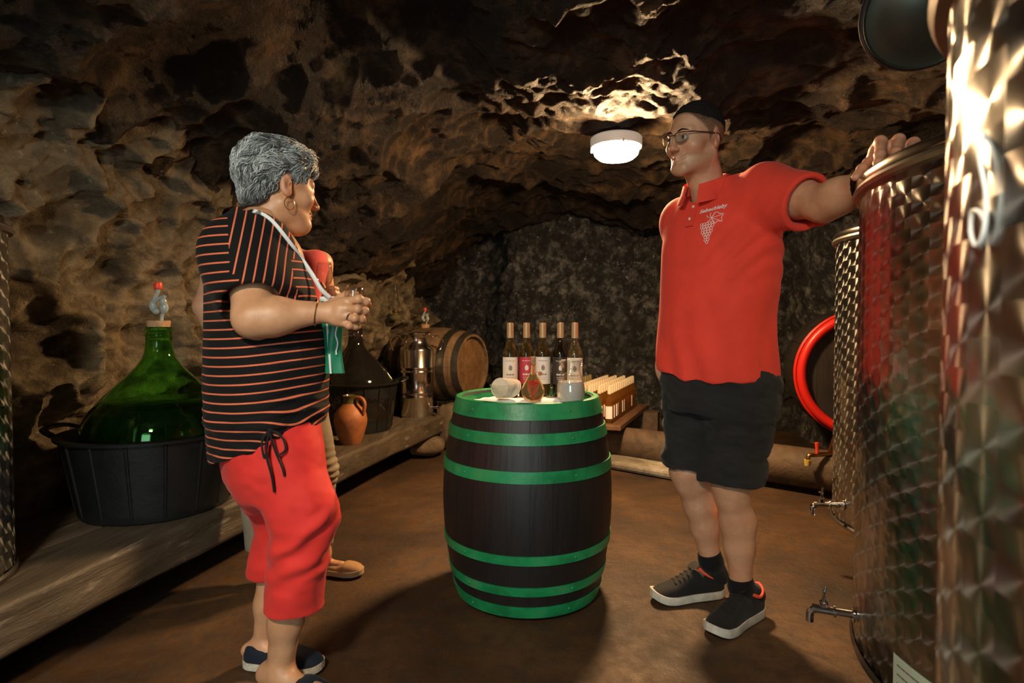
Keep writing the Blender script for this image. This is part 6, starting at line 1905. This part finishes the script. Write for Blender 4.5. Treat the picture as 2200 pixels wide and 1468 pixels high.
# ------------------------------------------------------------------ the person behind, in a pink top and beige trousers
tp = Person((-0.945, 2.36), 4)
thi = empty('person', tuple(tp.loc), 0, 'person in a sleeveless pink top and beige trousers behind the grey-haired woman', 'person')
SKIN_T = skin_mat('light_skin', (0.63,0.35,0.22), (0.53,0.27,0.16))
P_ = tp.P
HCt = P_(590,432,2.34); 
def t_head(V): return np.asarray(V)*0.93 @ rotz(R(40)).T + HCt
S_Rt = P_(462,560,2.40); E_Rt = P_(440,660,2.36); W_Rt = P_(470,752,2.30)
S_Lt = P_(688,566,2.40); E_Lt = P_(708,690,2.52); W_Lt = P_(706,640,2.10)
kL = P_(690,1010,2.36); aL = P_(692,1190,2.42); hL_ = P_(668,1238,2.46); tL = P_(764,1240,2.43)
kR = P_(545,1040,2.38); aR = P_(560,1225,2.34); hR_ = P_(560,1268,2.33); tR = P_(682,1276,2.28)
F = Field((-0.40,-0.42,0.0), (0.42,0.36,1.56), 0.006)
TR = [(0.80,0,0,0.165,0.115),(0.90,0,0,0.170,0.118),(1.02,0,0,0.145,0.105),(1.15,0,-0.005,0.155,0.118),(1.25,0,0,0.160,0.105),(1.32,0,0.01,0.145,0.080),(1.37,0,0.015,0.08,0.06)]
F.add(loft([(z,a,b,c-0.008,d-0.008) for z,a,b,c,d in TR]), 0.03)
F.add(cap((0,0.015,1.30), HCt+np.array([0,0.03,-0.10]), 0.052, 0.050), 0.05)
for S, E, Wr in ((S_Rt,E_Rt,W_Rt),(S_Lt,E_Lt,W_Lt)):
    F.add(cap((0.5*S[0],0.01,1.29), S, 0.050, 0.044), 0.05); F.add(cap(S, E, 0.043, 0.038), 0.03); F.add(cap(E, Wr, 0.041, 0.026), 0.03)
F.add(ell(W_Rt+np.array([0.01,-0.01,-0.05]), (0.020,0.036,0.055)), 0.03)
for k_, a_2, h_2, t_2 in ((kL,aL,hL_,tL),(kR,aR,hR_,tR)):
    hp = np.array([0.08 if k_ is kL else -0.08, 0.0, 0.82])
    F.add(cap(hp, k_, 0.07, 0.05), 0.03); F.add(cap(k_, a_2, 0.048, 0.033), 0.03)
    h0 = np.array([h_2[0],h_2[1],0.042]); t0 = np.array([t_2[0],t_2[1],0.03])
    F.add(cap(a_2, h0*0.7+t0*0.3, 0.032, 0.024), 0.03); F.add(cap(h0, h0*0.3+t0*0.7, 0.024, 0.018), 0.02)
F.cut(lambda X,Y,Z: 0.004-Z+0*X+0*Y)
body = F.mesh()
hv, hq = head_mesh(dict(jaw=0.96, smile=1.0, neck=0.050, neckto=(0,0.05,-0.19)), 0.003)
fr = [0.0100,0.0094,0.0088,0.0076]
G3 = W(696, 640, 2.085)
hl = [([P_(712,628,2.085), P_(722,622,2.065), P_(716,620,2.045), P_(704,620,2.040)], fr), ([P_(715,637,2.085), P_(725,633,2.065), P_(718,631,2.045), P_(705,631,2.040)], fr),
      ([P_(715,646,2.085), P_(724,644,2.065), P_(717,642,2.045), P_(705,642,2.042)], fr), ([P_(713,655,2.085), P_(720,655,2.068), P_(714,653,2.05), P_(705,652,2.046)], [0.0088,0.0082,0.0076,0.0066]),
      ([P_(700,634,2.11), P_(696,624,2.115), P_(692,616,2.11), P_(690,610,2.10)], [0.0125,0.011,0.0098,0.008])]
h3 = hand(hl, [f[0][0] for f in hl[:4]], W_Lt, 0.0026, pr=(0.014,0.0110), wr=0.027)
V, Q = join([body, (t_head(hv), hq), h3])
fast_mesh('body', tp.out(V), Q, SKIN_T, thi)
M_PINK = cloth_mat('coral_pink_jersey', (0.72,0.11,0.12), 0.8)
F = Field((-0.28,-0.24,0.80), (0.28,0.24,1.42), 0.006)
F.add(loft([(z,a,b,c+0.010,d+0.010) for z,a,b,c,d in TR]), 0.03)
F.add(cap((-0.12,0.012,1.30), (0.12,0.012,1.30), 0.062), 0.04)
F.cut(lambda X,Y,Z: Z-1.345+0*X+0*Y)
F.sub(cap((0,-0.02,1.33),(0,-0.02,1.5),0.060,0.08), 0.006)
F.add(cap((0.10,0.012,1.29), S_Lt*np.array([0.90,1,1])+np.array([0,-0.015,0.0]), 0.058, 0.052), 0.03)
F.add(cap((0.13,-0.03,1.27), (0.125,-0.045,1.05), 0.055, 0.055), 0.04)
for S in (S_Rt,): F.sub(cap(S+np.array([math.copysign(0.034,S[0]),0,-0.05]), S+np.array([math.copysign(0.030,S[0]),0,0.06]), 0.050, 0.050), 0.006)
V, Q = F.mesh(); V = relax(V, Q, 2); fast_mesh('tank_top', tp.out(V), Q, M_PINK, thi)
M_BEIGE = cloth_mat('beige_denim', (0.26,0.21,0.145), 0.85)
F = Field((-0.30,-0.34,0.08), (0.36,0.30,0.96), 0.006)
F.add(loft([(0.70,0,0,0.12,0.09),(0.80,0,0,0.178,0.128),(0.90,0,0,0.178,0.128),(0.95,0,0,0.165,0.118)]), 0.03)
for k_, a_2 in ((kL,aL),(kR,aR)):
    hp = np.array([0.085 if k_ is kL else -0.085, 0.0, 0.80])
    F.add(cap(hp, k_, 0.092, 0.062), 0.05); F.add(cap(k_, a_2+np.array([0,0,-0.02]), 0.060, 0.043), 0.03)
F.cut(lambda X,Y,Z: 0.135-Z+0*X+0*Y)
V, Q = F.mesh(); V = relax(V, Q, 2); N = nrm_of(V, Q)
knz = np.exp(-((V[:,2]-0.47)/0.07)**2)
V = V+N*((np.sin(V[:,2]*230+fbm(V,12,2,0.5,4)*4)*0.004*knz+fbm(V,9,3,0.5,6)*0.008)[:,None])
fast_mesh('trousers', tp.out(V), Q, M_BEIGE, thi)
M_TAN = simple('tan_suede', (0.42,0.24,0.11), 0.8); M_TANS = simple('pale_tan_sole', (0.50,0.36,0.22), 0.7)
for h_2, t_2 in ((hL_,tL),(hR_,tR)): shoe(thi, h_2, t_2, 0.235, 'ballet', tp, ('ballet_flat',), 0.042, (M_TAN, M_TANS, M_CORAL, M_LACE))
H = Field((-0.12,-0.13,-0.12), (0.12,0.15,0.15), 0.004)
H.add(ell((0,0.022,0.036), (0.082,0.104,0.096)), 0.02); H.add(ell((0,0.05,-0.03), (0.075,0.06,0.075)), 0.03)
H.cut(lambda X,Y,Z: np.interp(Y.ravel(), [-0.1,-0.06,-0.03,0.0,0.1], [0.07,0.055,0.02,-0.10,-0.12]).reshape(Y.shape)-Z+0*X)
V, Q = H.mesh(); V = relax(V, Q, 1); fast_mesh('hair', tp.out(t_head(V)), Q, M_HAIRB, thi)
wine_glass(W(697, 652, 2.075), (0,0,0), 'small tasting glass held by the person in the pink top', 1.08)
